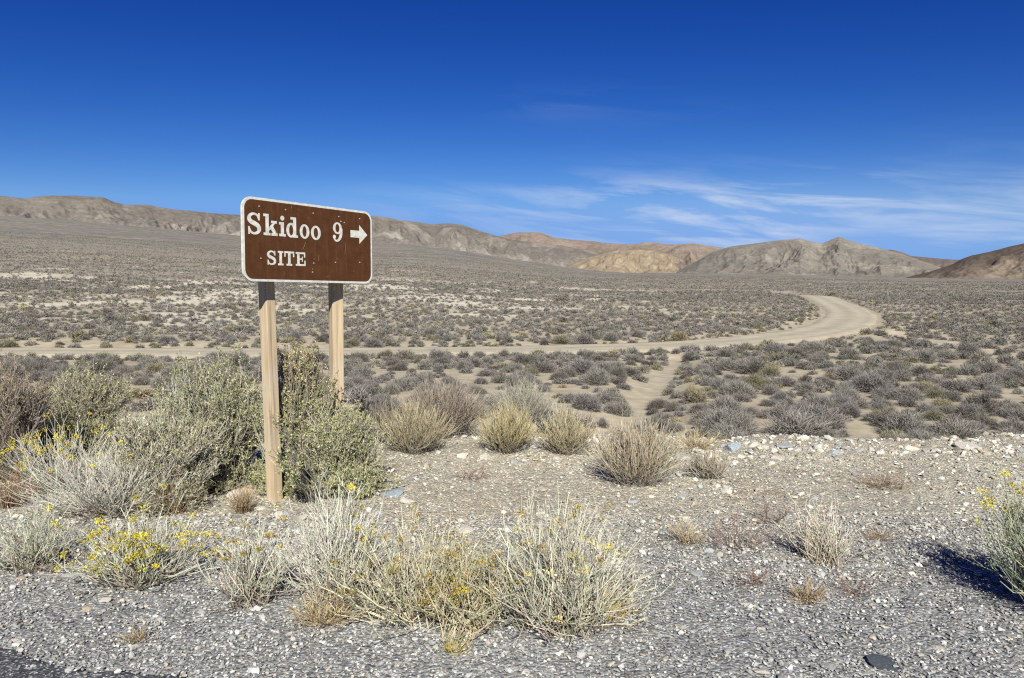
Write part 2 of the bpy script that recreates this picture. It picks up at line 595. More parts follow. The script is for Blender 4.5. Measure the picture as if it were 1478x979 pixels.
def build_roads():
    def rz(x, y, u, q):
        z, _ = road_z(x, y)
        return z - .02 - .03 * (np.abs(np.abs(u) - .42) < .16) - .22 * np.clip((np.abs(u) - .86) / .14, 0, 1) + .015 * perlin(x * .8, y * .8, 14)
    ribbon('dirt_road', ROAD, ROAD_HW + .35, rz, dirt_mat(), 'pale graded dirt road curving across the scrub plain')
    # asphalt behind the gravel
    xs = np.linspace(-14, 14, 420)
    rows = np.concatenate([np.linspace(0, -.35, 8), np.linspace(-.5, -11, 12)])
    X, Rr = np.meshgrid(xs, rows, indexing='xy')
    Y = asphalt_y(X) + Rr
    Y = np.where(Rr < -10.9, -8.5, np.maximum(Y, -8.5 + .01 * np.arange(len(rows))[::-1][:, None]))
    Z = np.where(Rr > -.001, -.012, .008 + .004 * perlin(X * 8, Y * 8, 3))
    V = np.stack([X, Y, Z], -1).reshape(-1, 3)
    ids = np.arange(X.size).reshape(X.shape)
    f = np.stack([ids[:-1, :-1], ids[:-1, 1:], ids[1:, 1:], ids[1:, :-1]], -1).reshape(-1, 4)[:, ::-1]
    m, nt, b = mat('old_asphalt')
    tc = N(nt, 'ShaderNodeTexCoord')
    v1 = N(nt, 'ShaderNodeTexVoronoi', Scale=110.0); nt.links.new(tc.outputs['Object'], v1.inputs['Vector'])
    s = N(nt, 'ShaderNodeSeparateColor'); nt.links.new(v1.outputs['Color'], s.inputs[0])
    c = ramp(nt, s.outputs[0], [(0, (.03, .031, .035)), (.6, (.07, .072, .08)), (.85, (.15, .15, .16)), (1, (.42, .42, .41))])
    nt.links.new(c, b.inputs['Base Color'])
    bump(nt, b, v1.outputs['Distance'], .5, .008)
    o = link('asphalt_road', new_mesh('asphalt_road', V, f), m)
    tag(o, 'dark worn asphalt edge of the highway at the near corner', 'road', kind='structure')


# ------------------------------------------------------------------ hills
def hill(name, sil, R, Rf, palette3, label, seed, depth=1.35, rough=.5, lo=None, hi=None, cols=520, rows=130, dark_top=0.0, pale_amt=.5, streak=1.0):
    sil = np.array(sil, float)
    px = np.linspace(sil[0, 0], sil[-1, 0], cols)
    py = np.interp(px, sil[:, 0], sil[:, 1])
    k = np.ones(5) / 5
    py[2:-2] = np.convolve(py, k, 'valid')
    az = np.arctan((px - CX) / F)
    el = (430 - py) / F * np.cos(az)                       # tan of elevation above the level eye line
    Rr = R(px) if callable(R) else np.full(cols, float(R))
    Rfoot = Rf(px) if callable(Rf) else np.full(cols, float(Rf))
    ztop = 1.58 + Rr * el
    t = np.concatenate([np.linspace(0, 1, rows), np.linspace(1, depth, rows // 4)[1:]])
    RR = Rfoot[None] + (Rr - Rfoot)[None] * t[:, None]
    x = RR * np.sin(az)[None]; y = RR * np.cos(az)[None]
    zf = terrain_z(Rfoot * np.sin(az), Rfoot * np.cos(az)) - 3
    s = Rr[None] * az[None] * np.ones_like(RR)              # metres along the ridge
    up = RR - Rfoot[None]
    span = float(np.mean(Rr - Rfoot)); 
    warp = fbm(s / (span * .45), up / (span * .9), seed, 3) * span * .18
    rg = ridged((s + warp) / (span * .42), up / (span * 1.5), seed + 5, 5, .55)     # spurs running down
    rg2 = ridged((s + warp * .4) / (span * .13), up / (span * .5), seed + 9, 4, .5)
    rg3 = ridged((s + warp * .3) / (span * .05), up / (span * .22), seed + 19, 3, .5)
    tt = np.clip(t, 0, 1)[:, None]
    bell = tt * (1 - tt) * 4
    dv = (rg - .62) * .75 * rough * bell * .55 + (rg2 - .62) * .22 * rough * bell + (rg3 - .62) * .06 * rough * bell
    prof = np.clip(tt + np.minimum(dv, (1 - tt) * .7), 0, 1)
    prof = prof ** 1.6
    H = (ztop - zf)[None]
    z = zf[None] + H * prof
    back = t > 1
    z[back] = ztop[None] - H * .9 * ((t[back] - 1) / (depth - 1))[:, None] ** 1.2
    z = z + (H * .012) * fbm(s / (span * .05), up / (span * .05), seed + 13, 3) * np.where(tt < 1, tt * 1.0, 1)
    V = np.stack([x, y, z], -1).reshape(-1, 3)
    ids = np.arange(x.size).reshape(x.shape)
    f = np.stack([ids[:-1, :-1], ids[:-1, 1:], ids[1:, 1:], ids[1:, :-1]], -1).reshape(-1, 4)[:, ::-1]
    a, bb, cc = [np.array(c) for c in palette3]
    n = fbm(s / (span * .30), up / (span * .22), seed + 31, 5, .6)
    n2 = fbm((s + warp) / (span * .06), up / (span * .35), seed + 37, 4, .6)
    col = lerp(a, bb, sstep(-.25, .35, n + .3 * n2)[..., None])
    col = lerp(col, cc, (sstep(.12, .42, n2 + .45 * n) * pale_amt * (1 - .4 * tt))[..., None])
    if dark_top:
        col = lerp(col, np.array([.085, .068, .058]), (dark_top * sstep(.55, .95, tt + .25 * n))[..., None])
    col = lerp(np.array([.18, .166, .142]), col, sstep(.02, .22, tt + .1 * n)[..., None])
    me = new_mesh(name, V, f, np.clip(col, 0, 1).reshape(-1, 3), True)
    o = link(name, me, M_HILL)
    return tag(o, label, 'hill', kind='structure')


def hill_mat():
    m, nt, b = mat('bare_desert_hillside')
    a = N(nt, 'ShaderNodeAttribute'); a.attribute_name = 'tint'
    tc = N(nt, 'ShaderNodeTexCoord')
    n1 = N(nt, 'ShaderNodeTexNoise', Scale=.035, Detail=9.0, Roughness=.72); nt.links.new(tc.outputs['Object'], n1.inputs['Vector'])
    n2 = N(nt, 'ShaderNodeTexNoise', Scale=.30, Detail=5.0, Roughness=.7); nt.links.new(tc.outputs['Object'], n2.inputs['Vector'])
    k1 = ramp(nt, n1.outputs[0], [(.32, (.74, .74, .76)), (.5, (1, 1, 1)), (.68, (1.28, 1.22, 1.14))])
    k2 = ramp(nt, n2.outputs[0], [(.36, .80), (.62, 1.14)])
    c = mixc(nt, 1.0, a.outputs['Color'], k1, 'MULTIPLY'); c = mixc(nt, 1.0, c, k2, 'MULTIPLY')
    nt.links.new(c, b.inputs['Base Color']); b.inputs['Roughness'].default_value = 1
    b.inputs['Specular IOR Level'].default_value = 0
    bump(nt, b, n1.outputs[0], .6, 6.0)
    return m


M_HILL = hill_mat()


def build_hills():
    G1 = ((.168, .151, .133), (.222, .198, .172), (.35, .32, .275))
    hill('far_hills', [(-330, 292), (-150, 290), (-60, 287), (0, 284), (40, 288), (70, 284), (110, 284), (152, 286), (170, 293), (185, 297), (215, 297), (250, 303), (300, 308),
                  (345, 311), (400, 312), (460, 312), (520, 313), (536, 313), (556, 315), (575, 318), (600, 321), (625, 325), (650, 323), (665, 325), (690, 333), (715, 341), (740, 347),
                  (790, 352), (850, 362), (930, 378)],
         lambda p: np.interp(p, [-330, 300, 930], [3300, 3500, 3900]), lambda p: np.interp(p, [-330, 300, 930], [1900, 2100, 2700]), G1,
         'long grey brown range of bare hills behind the sign', 101, cols=1100, rows=170, rough=.85, pale_amt=.8, dark_top=.3)
    hill('flat_topped_hills', [(640, 352), (690, 346), (730, 340), (745, 336.5), (775, 336), (785, 338), (800, 344), (830, 347), (855, 349), (885, 352.5), (912, 353), (930, 350.5), (945, 350.5), (965, 354), (1000, 352), (1040, 358), (1100, 364), (1160, 380)],
         4600, 3300, ((.185, .148, .126), (.238, .186, .152), (.30, .245, .20)), 'reddish flat topped hills beyond the middle of the plain', 131, rough=.6, pale_amt=.35)
    hill('ochre_hill', [(800, 396), (826, 381), (850, 372), (870, 366.5), (888, 362), (905, 361), (925, 361), (945, 363), (960, 366), (975, 372), (992, 383), (1012, 398)],
         2700, 2250, ((.235, .188, .136), (.285, .225, .158), (.35, .30, .235)), 'small ochre orange hill at the foot of the range', 151, cols=200, rows=70, rough=.9, pale_amt=.5)
    hill('red_brown_hill', [(908, 398), (930, 383), (955, 368), (972, 358), (988, 353.5), (1002, 353.5), (1020, 358), (1040, 362), (1065, 372), (1090, 386), (1115, 400)],
         2800, 2300, ((.18, .146, .122), (.225, .18, .147), (.29, .237, .193)), 'red brown rounded hill between the ochre hill and the peaked mountain', 163, cols=200, rows=70, rough=.9, pale_amt=.35)
    hill('peaked_mountain', [(950, 402), (985, 388), (1010, 374), (1030, 363), (1050, 357), (1080, 353), (1110, 349), (1140, 346), (1152, 345), (1168, 349), (1183, 352.5), (1198, 346.5), (1209, 342), (1222, 347.5), (1240, 352.5), (1265, 358), (1290, 365),
                      (1310, 371), (1335, 379), (1360, 388), (1390, 396), (1420, 404)],
         2450, 1600, ((.172, .156, .137), (.212, .190, .164), (.29, .262, .222)), 'grey brown mountain with a small central peak', 171, cols=700, rows=170, rough=.7, pale_amt=.55)
    hill('distant_ridge', [(1240, 362), (1285, 361), (1298, 364), (1312, 370), (1335, 372), (1360, 374.5), (1395, 376), (1440, 380), (1500, 384), (1600, 386)],
         5200, 4200, ((.13, .105, .095), (.17, .135, .115), (.20, .165, .14)), 'low dark far ridge in the gap between two hills', 187, cols=200, rows=50, rough=.5, pale_amt=.2)
    hill('dark_topped_hill', [(1270, 408), (1310, 400), (1345, 391), (1372, 382), (1386, 374), (1400, 369), (1425, 364), (1448, 358), (1478, 351), (1530, 344), (1600, 340), (1700, 346), (1800, 350)],
         1500, 1050, ((.18, .143, .112), (.225, .178, .138), (.30, .245, .19)), 'brown hill with a dark crest at the far right of the plain', 197, cols=300, rows=90, rough=.8, dark_top=.85, pale_amt=.5)


# ------------------------------------------------------------------ sign
def clean_quad(M, pts, z):
    return [(p[0], p[1], z) for p in pts]


class Flat:
    """flat raised lettering: polygons in the sign's plane, each piece a hair higher than the last"""

    def __init__(self):
        self.V, self.F, self.k = [], [], 0

    def poly(self, pts, base=.0):
        h = .0016 + self.k * .00012; self.k += 1
        n = len(pts); o = len(self.V)
        self.V += [(x, y, base + h) for x, y in pts]
        self.F.append(tuple(range(o, o + n)))

    def strip(self, L, Rr):
        h = .0016 + self.k * .00012; self.k += 1
        o = len(self.V); n = len(L)
        for a, b in zip(L, Rr): self.V += [(a[0], a[1], h), (b[0], b[1], h)]
        for i in range(n - 1):
            self.F.append((o + 2 * i, o + 2 * i + 1, o + 2 * i + 3, o + 2 * i + 2))

    def rect(self, x0, y0, x1, y1): self.poly([(x0, y0), (x1, y0), (x1, y1), (x0, y1)])

    def ring(self, cx, cy, rx, ry, ix, iy, a0=0, a1=360, n=40):
        A = np.radians(np.linspace(a0, a1, n))
        self.strip([(cx + rx * math.cos(a), cy + ry * math.sin(a)) for a in A], [(cx + ix * math.cos(a), cy + iy * math.sin(a)) for a in A])

    def disc(self, cx, cy, r, n=20):
        self.poly([(cx + r * math.cos(a), cy + r * math.sin(a)) for a in np.linspace(0, 2 * math.pi, n + 1)[:-1]])

    def stroke(self, ctrl, widths, n=48):
        """a swelling stroke along a smooth path"""
        C = np.array(ctrl, float)
        P = np.array(smooth_path([tuple(c) for c in C], 10))
        q = np.linspace(0, 1, len(P))
        w = np.interp(q, np.linspace(0, 1, len(widths)), widths)
        T = unit(np.gradient(P, axis=0)); S = np.stack([-T[:, 1], T[:, 0]], -1)
        self.strip([tuple(v) for v in P + S * w[:, None] / 2], [tuple(v) for v in P - S * w[:, None] / 2])

    def obj(self, name, m, parent):
        me = bpy.data.meshes.new(name); me.from_pydata(self.V, [], self.F); me.update()
        import bmesh
        bm = bmesh.new(); bm.from_mesh(me)
        for f in bm.faces:
            f.normal_update()
            if f.normal.z < 0: f.normal_flip()
        bm.to_mesh(me); bm.free()
        o = link(name, me, m, parent)
        return o


def glyph_S(f, x0, x1, y0, y1):
    w, h = x1 - x0, y1 - y0
    X = lambda u: x0 + u * w
    Y = lambda v: y0 + v * h
    th, tk = .105 * h, .215 * h
    f.stroke([(X(.86), Y(.72)), (X(.74), Y(.88)), (X(.47), Y(.945)), (X(.20), Y(.86)), (X(.13), Y(.71)), (X(.26), Y(.59)), (X(.52), Y(.51)), (X(.78), Y(.41)), (X(.87), Y(.26)), (X(.77), Y(.12)),
              (X(.50), Y(.055)), (X(.24), Y(.12)), (X(.12), Y(.29))],
             [.09 * h, th, th, .15 * h, tk, tk, tk, tk, tk, .15 * h, th, th, .09 * h])
    f.rect(X(.80), Y(.66), X(.93), Y(.99))
    f.rect(X(.05), Y(.01), X(.17), Y(.36))


BOLTS = [(0.147, 0.546), (0.386, 0.544), (0.656, 0.542), (0.925, 0.539), (1.159, 0.542), (0.155, 0.169), (0.654, 0.152), (0.882, 0.166), (1.154, 0.177), (0.947, 0.502), (0.985, 0.496), (0.641, 0.081)]


def build_sign():
    W, H, TH = 1.303, .61, .016
    yaw = .9775
    bl = np.array([-1.928, 5.482, 1.700])
    # plane axes: local x along the board, local y up, local z out of its face
    root_xy = bl[:2] + np.array([math.cos(yaw), math.sin(yaw)]) * W * .5
    root = empty('road_sign', (root_xy[0], root_xy[1], 0), yaw)
    tag(root, 'brown road sign on two wooden posts with white serif lettering and a right arrow', 'road sign')
    # root local: x along board, -y towards the viewer's side, z up
    m_face, nt, b = mat('brown_sign_sheeting')
    tc = N(nt, 'ShaderNodeTexCoord')
    n1 = N(nt, 'ShaderNodeTexNoise', Scale=5.0, Detail=7.0, Roughness=.65)
    mp = N(nt, 'ShaderNodeMapping'); mp.inputs['Scale'].default_value = (3, 3, .5)
    nt.links.new(tc.outputs['Object'], mp.inputs['Vector']); nt.links.new(mp.outputs[0], n1.inputs['Vector'])
    c = ramp(nt, n1.outputs[0], [(.25, (.055, .0175, .0050)), (.5, (.070, .0262, .0076)), (.75, (.092, .037, .0128))])
    mp2 = N(nt, 'ShaderNodeMapping'); mp2.inputs['Scale'].default_value = (40, 2.2, 2.2); nt.links.new(tc.outputs['Object'], mp2.inputs['Vector'])
    n5 = N(nt, 'ShaderNodeTexNoise', Scale=1.0, Detail=5.0, Roughness=.6); nt.links.new(mp2.outputs[0], n5.inputs['Vector'])
    c = mixc(nt, ramp(nt, n5.outputs[0], [(.52, 0.), (.74, .40)]), c, (.13, .062, .030))
    n2 = N(nt, 'ShaderNodeTexNoise', Scale=60.0, Detail=3.0); nt.links.new(mp.outputs[0], n2.inputs['Vector'])
    c = mixc(nt, ramp(nt, n2.outputs[0], [(.66, 0.), (.74, .55)]), c, (.25, .15, .10))
    nt.links.new(c, b.inputs['Base Color']); b.inputs['Roughness'].default_value = .55; b.inputs['Specular IOR Level'].default_value = .25
    m_white, nt, b = mat('weathered_white_sheeting')
    tc = N(nt, 'ShaderNodeTexCoord'); n1 = N(nt, 'ShaderNodeTexNoise', Scale=30.0, Detail=5.0); nt.links.new(tc.outputs['Object'], n1.inputs['Vector'])
    nt.links.new(ramp(nt, n1.outputs[0], [(.35, (.44, .43, .385)), (.62, (.58, .575, .53))]), b.inputs['Base Color'])
    b.inputs['Roughness'].default_value = .6
    m_metal, nt, b = mat('weathered_sign_board')
    b.inputs['Base Color'].default_value = (.42, .40, .37, 1); b.inputs['Roughness'].default_value = .6
    m_wood, nt, b = mat('sun_bleached_post_wood')
    tc = N(nt, 'ShaderNodeTexCoord'); mp = N(nt, 'ShaderNodeMapping'); mp.inputs['Scale'].default_value = (26, 26, 1.1)
    nt.links.new(tc.outputs['Object'], mp.inputs['Vector'])
    n1 = N(nt, 'ShaderNodeTexNoise', Scale=1.6, Detail=7.0, Roughness=.6, Distortion=.5); nt.links.new(mp.outputs[0], n1.inputs['Vector'])
    n3 = N(nt, 'ShaderNodeTexNoise', Scale=1.3, Detail=3.0); nt.links.new(tc.outputs['Object'], n3.inputs['Vector'])
    c = ramp(nt, n1.outputs[0], [(.28, (.17, .118, .072)), (.44, (.36, .272, .172)), (.66, (.47, .375, .25))])
    c = mixc(nt, ramp(nt, n3.outputs[0], [(.4, 0.), (.65, .35)]), c, (.62, .50, .36))
    mpk = N(nt, 'ShaderNodeMapping'); mpk.inputs['Scale'].default_value = (9, 9, 2.6); nt.links.new(tc.outputs['Object'], mpk.inputs['Vector'])
    vk = N(nt, 'ShaderNodeTexVoronoi', Scale=1.0); nt.links.new(mpk.outputs[0], vk.inputs['Vector'])
    c = mixc(nt, ramp(nt, vk.outputs['Distance'], [(.06, .85), (.17, 0.)]), c, (.17, .095, .045))         # knots
    mpc = N(nt, 'ShaderNodeMapping'); mpc.inputs['Scale'].default_value = (55, 55, .9); nt.links.new(tc.outputs['Object'], mpc.inputs['Vector'])
    nc = N(nt, 'ShaderNodeTexNoise', Scale=1.0, Detail=3.0); nt.links.new(mpc.outputs[0], nc.inputs['Vector'])
    c = mixc(nt, ramp(nt, nc.outputs[0], [(.30, .75), (.36, 0.)]), c, (.10, .065, .04))                  # drying cracks
    ng = N(nt, 'ShaderNodeTexNoise', Scale=3.2, Detail=5.0); nt.links.new(tc.outputs['Object'], ng.inputs['Vector'])
    c = mixc(nt, ramp(nt, ng.outputs[0], [(.45, 0.), (.70, .45)]), c, (.36, .325, .27))                  # grey bleaching
    nt.links.new(c, b.inputs['Base Color']); bump(nt, b, n1.outputs[0], .5, .004); b.inputs['Roughness'].default_value = .85

    # board: own frame whose local z looks out of the face
    def rounded(w, h, r, inset=0):
        pts = []
        r2 = max(r - inset, .01)
        for cx, cy, a0 in ((w - r, h - r, 0), (r, h - r, 90), (r, r, 180), (w - r, r, 270)):
            for a in np.radians(np.linspace(a0, a0 + 90, 9)):
                pts.append((cx + r2 * math.cos(a), cy + r2 * math.sin(a)))
        return pts
    FRONT = .0                                             # face of the board in the root's frame
    board_m = Matrix(((1, 0, 0, -W / 2), (0, 0, -1, FRONT), (0, 1, 0, bl[2]), (0, 0, 0, 1)))
    # aluminium-backed board with a white edge, then the brown field a hair proud of it
    op = rounded(W, H, .085); n = len(op)
    V = [(x, y, 0) for x, y in op] + [(x, y, -TH) for x, y in op]
    Fs = [tuple(range(n)), tuple(range(2 * n - 1, n - 1, -1))] + [(i, i + n, (i + 1) % n + n, (i + 1) % n) for i in range(n)]
    me = bpy.data.meshes.new('board'); me.from_pydata(V, [], Fs); me.update()
    board = link('board', me, m_white, root); board.matrix_local = board_m
    me.materials.append(m_metal)
    for p in me.polygons:
        if p.index == 1: p.material_index = 1
    ip = rounded(W, H, .085, .018)
    me = bpy.data.meshes.new('panel_face'); me.from_pydata([(x, y, .0012) for x, y in ip], [], [tuple(range(n))]); me.update()
    face = link('brown_field', me, m_face, board)
    # --- lettering
    f = Flat()
    glyph_S(f, .043, .159, .339, .498)
    st = .030; sf = .019                                      # stem and serif thickness
    # k
    x0, y0, y1 = .182, .341, .498
    f.rect(x0 + .018, y0, x0 + .018 + st, y1); f.rect(x0, y0, x0 + .062, y0 + sf); f.rect(x0, y1 - sf, x0 + .03, y1)
    f.poly([(x0 + .044, y0 + .050), (x0 + .054, y0 + .036), (x0 + .108, y0 + .095), (x0 + .090, y0 + .098)])
    f.poly([(x0 + .054, y0 + .066), (x0 + .088, y0 + .012), (x0 + .122, y0 + .012), (x0 + .076, y0 + .086)])
    f.rect(x0 + .070, y0, x0 + .127, y0 + sf); f.rect(x0 + .068, y0 + .091, x0 + .120, y0 + .091 + sf)
    # i
    x0 = .323; y0 = .342
    f.rect(x0 + .015, y0, x0 + .015 + st, y0 + .106); f.rect(x0, y0, x0 + .060, y0 + sf); f.rect(x0, y0 + .087, x0 + .03, y0 + .106); f.disc(x0 + .030, y0 + .136, .0185)
    # d
    x0 = .388; y0 = .339
    f.rect(x0 + .066, y0, x0 + .066 + st, y0 + .155); f.rect(x0 + .042, y0 + .136, x0 + .08, y0 + .155); f.rect(x0 + .08, y0, x0 + .112, y0 + sf)
    f.ring(x0 + .047, y0 + .055, .047, .056, .019, .040)
    # o o
    f.ring(.565, .393, .048, .056, .020, .041); f.ring(.6785, .3905, .050, .056, .022, .041)
    f.obj('lettering', m_white, board); f = Flat()
    # 9
    cx, cy = .908, .445
    f.ring(cx, cy, .048, .047, .021, .034)
    f.stroke([(cx + .041, cy - .002), (cx + .038, cy - .045), (cx + .024, cy - .082), (cx - .004, cy - .102), (cx - .030, cy - .094), (cx - .040, cy - .074)], [.027, .030, .026, .016, .014, .016])
    f.disc(cx - .034, cy - .072, .0165)
    f.obj('numeral', m_white, board)
    f = Flat()
    glyph_S(f, .209, .291, .124, .231)
    st = .024; sf = .014

    def cap_I(x0, x1, y0, y1):
        c = (x0 + x1) / 2
        f.rect(c - st / 2, y0, c + st / 2, y1); f.rect(x0, y0, x1, y0 + sf); f.rect(x0, y1 - sf, x1, y1)
    cap_I(.308, .359, .124, .231)
    x0, x1, y0, y1 = .367, .461, .124, .232
    c = (x0 + x1) / 2
    f.rect(c - st / 2, y0, c + st / 2, y1); f.rect(c - .027, y0, c + .027, y0 + sf); f.rect(x0, y1 - sf, x1, y1)
    f.rect(x0, y1 - .042, x0 + .012, y1); f.rect(x1 - .012, y1 - .042, x1, y1)
    x0, x1, y0, y1 = .475, .571, .126, .231
    f.rect(x0 + .014, y0, x0 + .014 + st, y1); f.rect(x0, y0, x1, y0 + sf); f.rect(x0, y1 - sf, x1 - .003, y1)
    f.rect(x1 - .012, y0, x1, y0 + .042); f.rect(x1 - .015, y1 - .040, x1 - .003, y1)
    f.rect(x0 + .03, (y0 + y1) / 2 - .007, x0 + .068, (y0 + y1) / 2 + .007); f.rect(x0 + .060, (y0 + y1) / 2 - .02, x0 + .069, (y0 + y1) / 2 + .02)
    f.obj('lettering', m_white, board)
    f = Flat()
    f.poly([(1.052, .382), (1.156, .382), (1.156, .441), (1.052, .441)])
    f.poly([(1.152, .332), (1.246, .411), (1.152, .491)])
    f.obj('arrow', m_white, board)
    # chips, pocks and scratches in the paint
    m_chip, nt, b = mat('bare_chips'); b.inputs['Base Color'].default_value = (.27, .17, .115, 1)
    r2 = random.Random(4)
    for x, y, r in [(.60, .50, .004), (.985, .495, .006), (1.145, .505, .003), (.655, .185, .006), (.64, .105, .006), (.90, .20, .004), (1.08, .10, .004), (.71, .13, .003)]:
        f = Flat(); f.k = 30; f.poly([(x + r * r2.uniform(.6, 1.1) * math.cos(a), y + r * r2.uniform(.6, 1.1) * math.sin(a)) for a in np.linspace(0, 6.28, 8)[:-1]]); f.obj('paint_chip', m_chip, board)
    m_bolt, nt, b = mat('bolt_heads'); b.inputs['Base Color'].default_value = (.40, .34, .29, 1); b.inputs['Metallic'].default_value = .3; b.inputs['Roughness'].default_value = .5
    import bmesh
    for x, y in BOLTS:
        bm = bmesh.new(); bmesh.ops.create_cone(bm, segments=10, radius1=.0062, radius2=.0045, depth=.005, cap_ends=True)
        bmesh.ops.translate(bm, vec=(x, y, .0035), verts=bm.verts)
        me = bpy.data.meshes.new('bolt'); bm.to_mesh(me); bm.free(); link('bolt', me, m_bolt, board)
    for x, y, dx, dy, w in [(.545, .255, .03, .055, .004), (.985, .24, .006, .09, .003), (.70, .17, .004, .05, .003), (.36, .05, .0, .03, .003), (.44, .56, .0, .015, .004), (.78, .05, .03, .004, .003), (.50, .56, .02, .0, .003)]:
        f = Flat(); f.k = 31; f.poly([(x - w / 2, y), (x + w / 2, y - .001), (x + dx + w / 3, y + dy), (x + dx - w / 3, y + dy + .001)]); f.obj('scratch', m_chip, board)

    # stringers behind the board
    import bmesh

    def beam(name, sx, sy, sz, loc, parent, m, rot=None, bev=.006):
        bm = bmesh.new(); bmesh.ops.create_cube(bm, size=1)
        bmesh.ops.scale(bm, vec=(sx, sy, sz), verts=bm.verts)
        bmesh.ops.bevel(bm, geom=bm.edges[:], offset=bev, segments=2, affect='EDGES')
        me = bpy.data.meshes.new(name); bm.to_mesh(me); bm.free()
        o = link(name, me, m, parent); o.location = loc
        if rot: o.rotation_euler = rot
        return o
    for zz in (1.80, 2.20):
        beam('crossbar', W - .26, .088, .088, (0, FRONT + TH + .046, zz), root, m_wood)
    # posts: just behind the stringers; each stands a little turned and leaning
    inv = Matrix.Rotation(-yaw, 3, 'Z')

    def post(pxb, pyb, dist, top_u, rz, w, ztop):
        ly = FRONT + TH + .096 + w * .62

        def on_plane(px, py):                                  # where the sight line crosses the posts' plane
            d = ray(px, py); n = np.array([math.sin(yaw), -math.cos(yaw), 0])
            p0 = np.array([root_xy[0], root_xy[1], 0]) - n * ly
            p = EYE + d * (((p0 - EYE) @ n) / (d @ n))
            return np.array([(p[:2] - root_xy) @ np.array([math.cos(yaw), math.sin(yaw)]), ly, p[2]])
        tp, ft = on_plane(dist, 411), on_plane(pxb, pyb)
        v = (tp - ft) / (tp[2] - ft[2])
        topl = tp + v * (ztop - tp[2]); a = ft + v * (-.25 - ft[2])
        v = topl - a
        L = np.linalg.norm(v)
        o = beam('post', w, w, L, (a + topl) / 2, root, m_wood, bev=.008)
        q = Vector(v).to_track_quat('Z', 'Y').to_euler()
        rotm = Vector(v).normalized().rotation_difference(Vector((0, 0, 1))).inverted().to_matrix() @ Matrix.Rotation(rz, 3, 'Z')
        o.rotation_euler = rotm.to_euler()
        return o
    post(397, 728, 384.5, .19, 0, .092, 2.27)
    post(487.5, 690, 484.5, .878, -.36, .097, 2.27)
    # stringer-to-board bolts heads
    return root


# ------------------------------------------------------------------ plants
def dome_tips(n, Wd, Hd, flat=.9, jit=.12, up=.75):
    th = rng.uniform(0, 2 * math.pi, n); rho = np.sqrt(rng.uniform(0, 1, n))
    r = rho * Wd / 2 * (1 + jit * rng.normal(size=n))
    h = Hd * np.sqrt(np.clip(1 - (rho * flat) ** 2, .02, 1)) * rng.uniform(up, 1.06, n)
    return np.stack([r * np.cos(th), r * np.sin(th), h], -1), rho


def stem_paths(n, Wd, Hd, k=7, base=.06, lean=(0, 0), bow=.25, up=.7, jitter=.012, flat=.9, jit=.16, uneven=.16):
    tip, rho = dome_tips(n, Wd, Hd, flat, jit, up=up)
    ang = np.arctan2(tip[:, 1], tip[:, 0]); ph = rng.uniform(0, 6.283, 3)
    tip *= (1 + uneven * (np.sin(ang * 2 + ph[0]) * .5 + np.sin(ang * 5 + ph[1]) * .35 + np.sin(ang * 9 + ph[2]) * .25) * np.clip(rho, .2, 1))[:, None]
    tip[:, 0] += lean[0] * tip[:, 2] / Hd; tip[:, 1] += lean[1] * tip[:, 2] / Hd
    b = np.zeros((n, 3)); a = rng.uniform(0, 2 * math.pi, n); rr = base * np.sqrt(rng.uniform(0, 1, n))
    b[:, 0] = rr * np.cos(a) + tip[:, 0] * .1; b[:, 1] = rr * np.sin(a) + tip[:, 1] * .1
    b[:, 2] = -.02
    mid = lerp(b, tip, .5)
    out = tip - b; out[:, 2] = 0
    mid = mid + out * rng.normal(bow * .5, .12, (n, 1)) * .6
    mid[:, 2] += tip[:, 2] * rng.normal(-bow * .12, .07, n)
    t = np.linspace(0, 1, k)[None, :, None]
    P = (1 - t) ** 2 * b[:, None] + 2 * t * (1 - t) * mid[:, None] + t * t * tip[:, None]
    nz = np.cumsum(rng.normal(size=(n, k, 3)), axis=1) * jitter
    P = P + nz * np.linspace(0, 1, k)[None, :, None]
    P[:, :, 2] = np.maximum(P[:, :, 2], .004)
    P[:, 0, 2] = -.03
    return P


def branchlets(P, per, L, t0=.4, t1=.97, k=4, spread=.55, upb=.25):
    n, K, _ = P.shape
    m = int(n * per)
    i = rng.integers(0, n, m); t = rng.uniform(t0, t1, m) * (K - 1)
    j = np.minimum(t.astype(int), K - 2); fr = (t - j)[:, None]
    p = P[i, j] * (1 - fr) + P[i, j + 1] * fr
    d = unit(P[i, j + 1] - P[i, j])
    d = unit(d + spread * rng.normal(size=(m, 3)) + np.array([0, 0, upb]))
    l = L * rng.uniform(.5, 1.2, m)
    bend = unit(d + np.array([0, 0, .5]) + .25 * rng.normal(size=(m, 3)))
    s = np.linspace(0, 1, k)[None, :, None]
    Q = p[:, None] + d[:, None] * (s * l[:, None, None]) * (1 - .4 * s) + bend[:, None] * (s ** 2) * l[:, None, None] * .4
    Q[:, :, 2] = np.maximum(Q[:, :, 2], .004)
    return Q


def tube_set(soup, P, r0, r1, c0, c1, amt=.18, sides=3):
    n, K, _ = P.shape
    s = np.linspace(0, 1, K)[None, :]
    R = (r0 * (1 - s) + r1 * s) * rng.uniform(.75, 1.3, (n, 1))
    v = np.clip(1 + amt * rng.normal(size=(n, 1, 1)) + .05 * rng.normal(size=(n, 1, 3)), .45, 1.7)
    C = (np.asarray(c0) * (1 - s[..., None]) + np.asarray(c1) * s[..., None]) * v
    tubes(soup, P, np.broadcast_to(R, (n, K)), np.clip(C, 0, 1), sides)


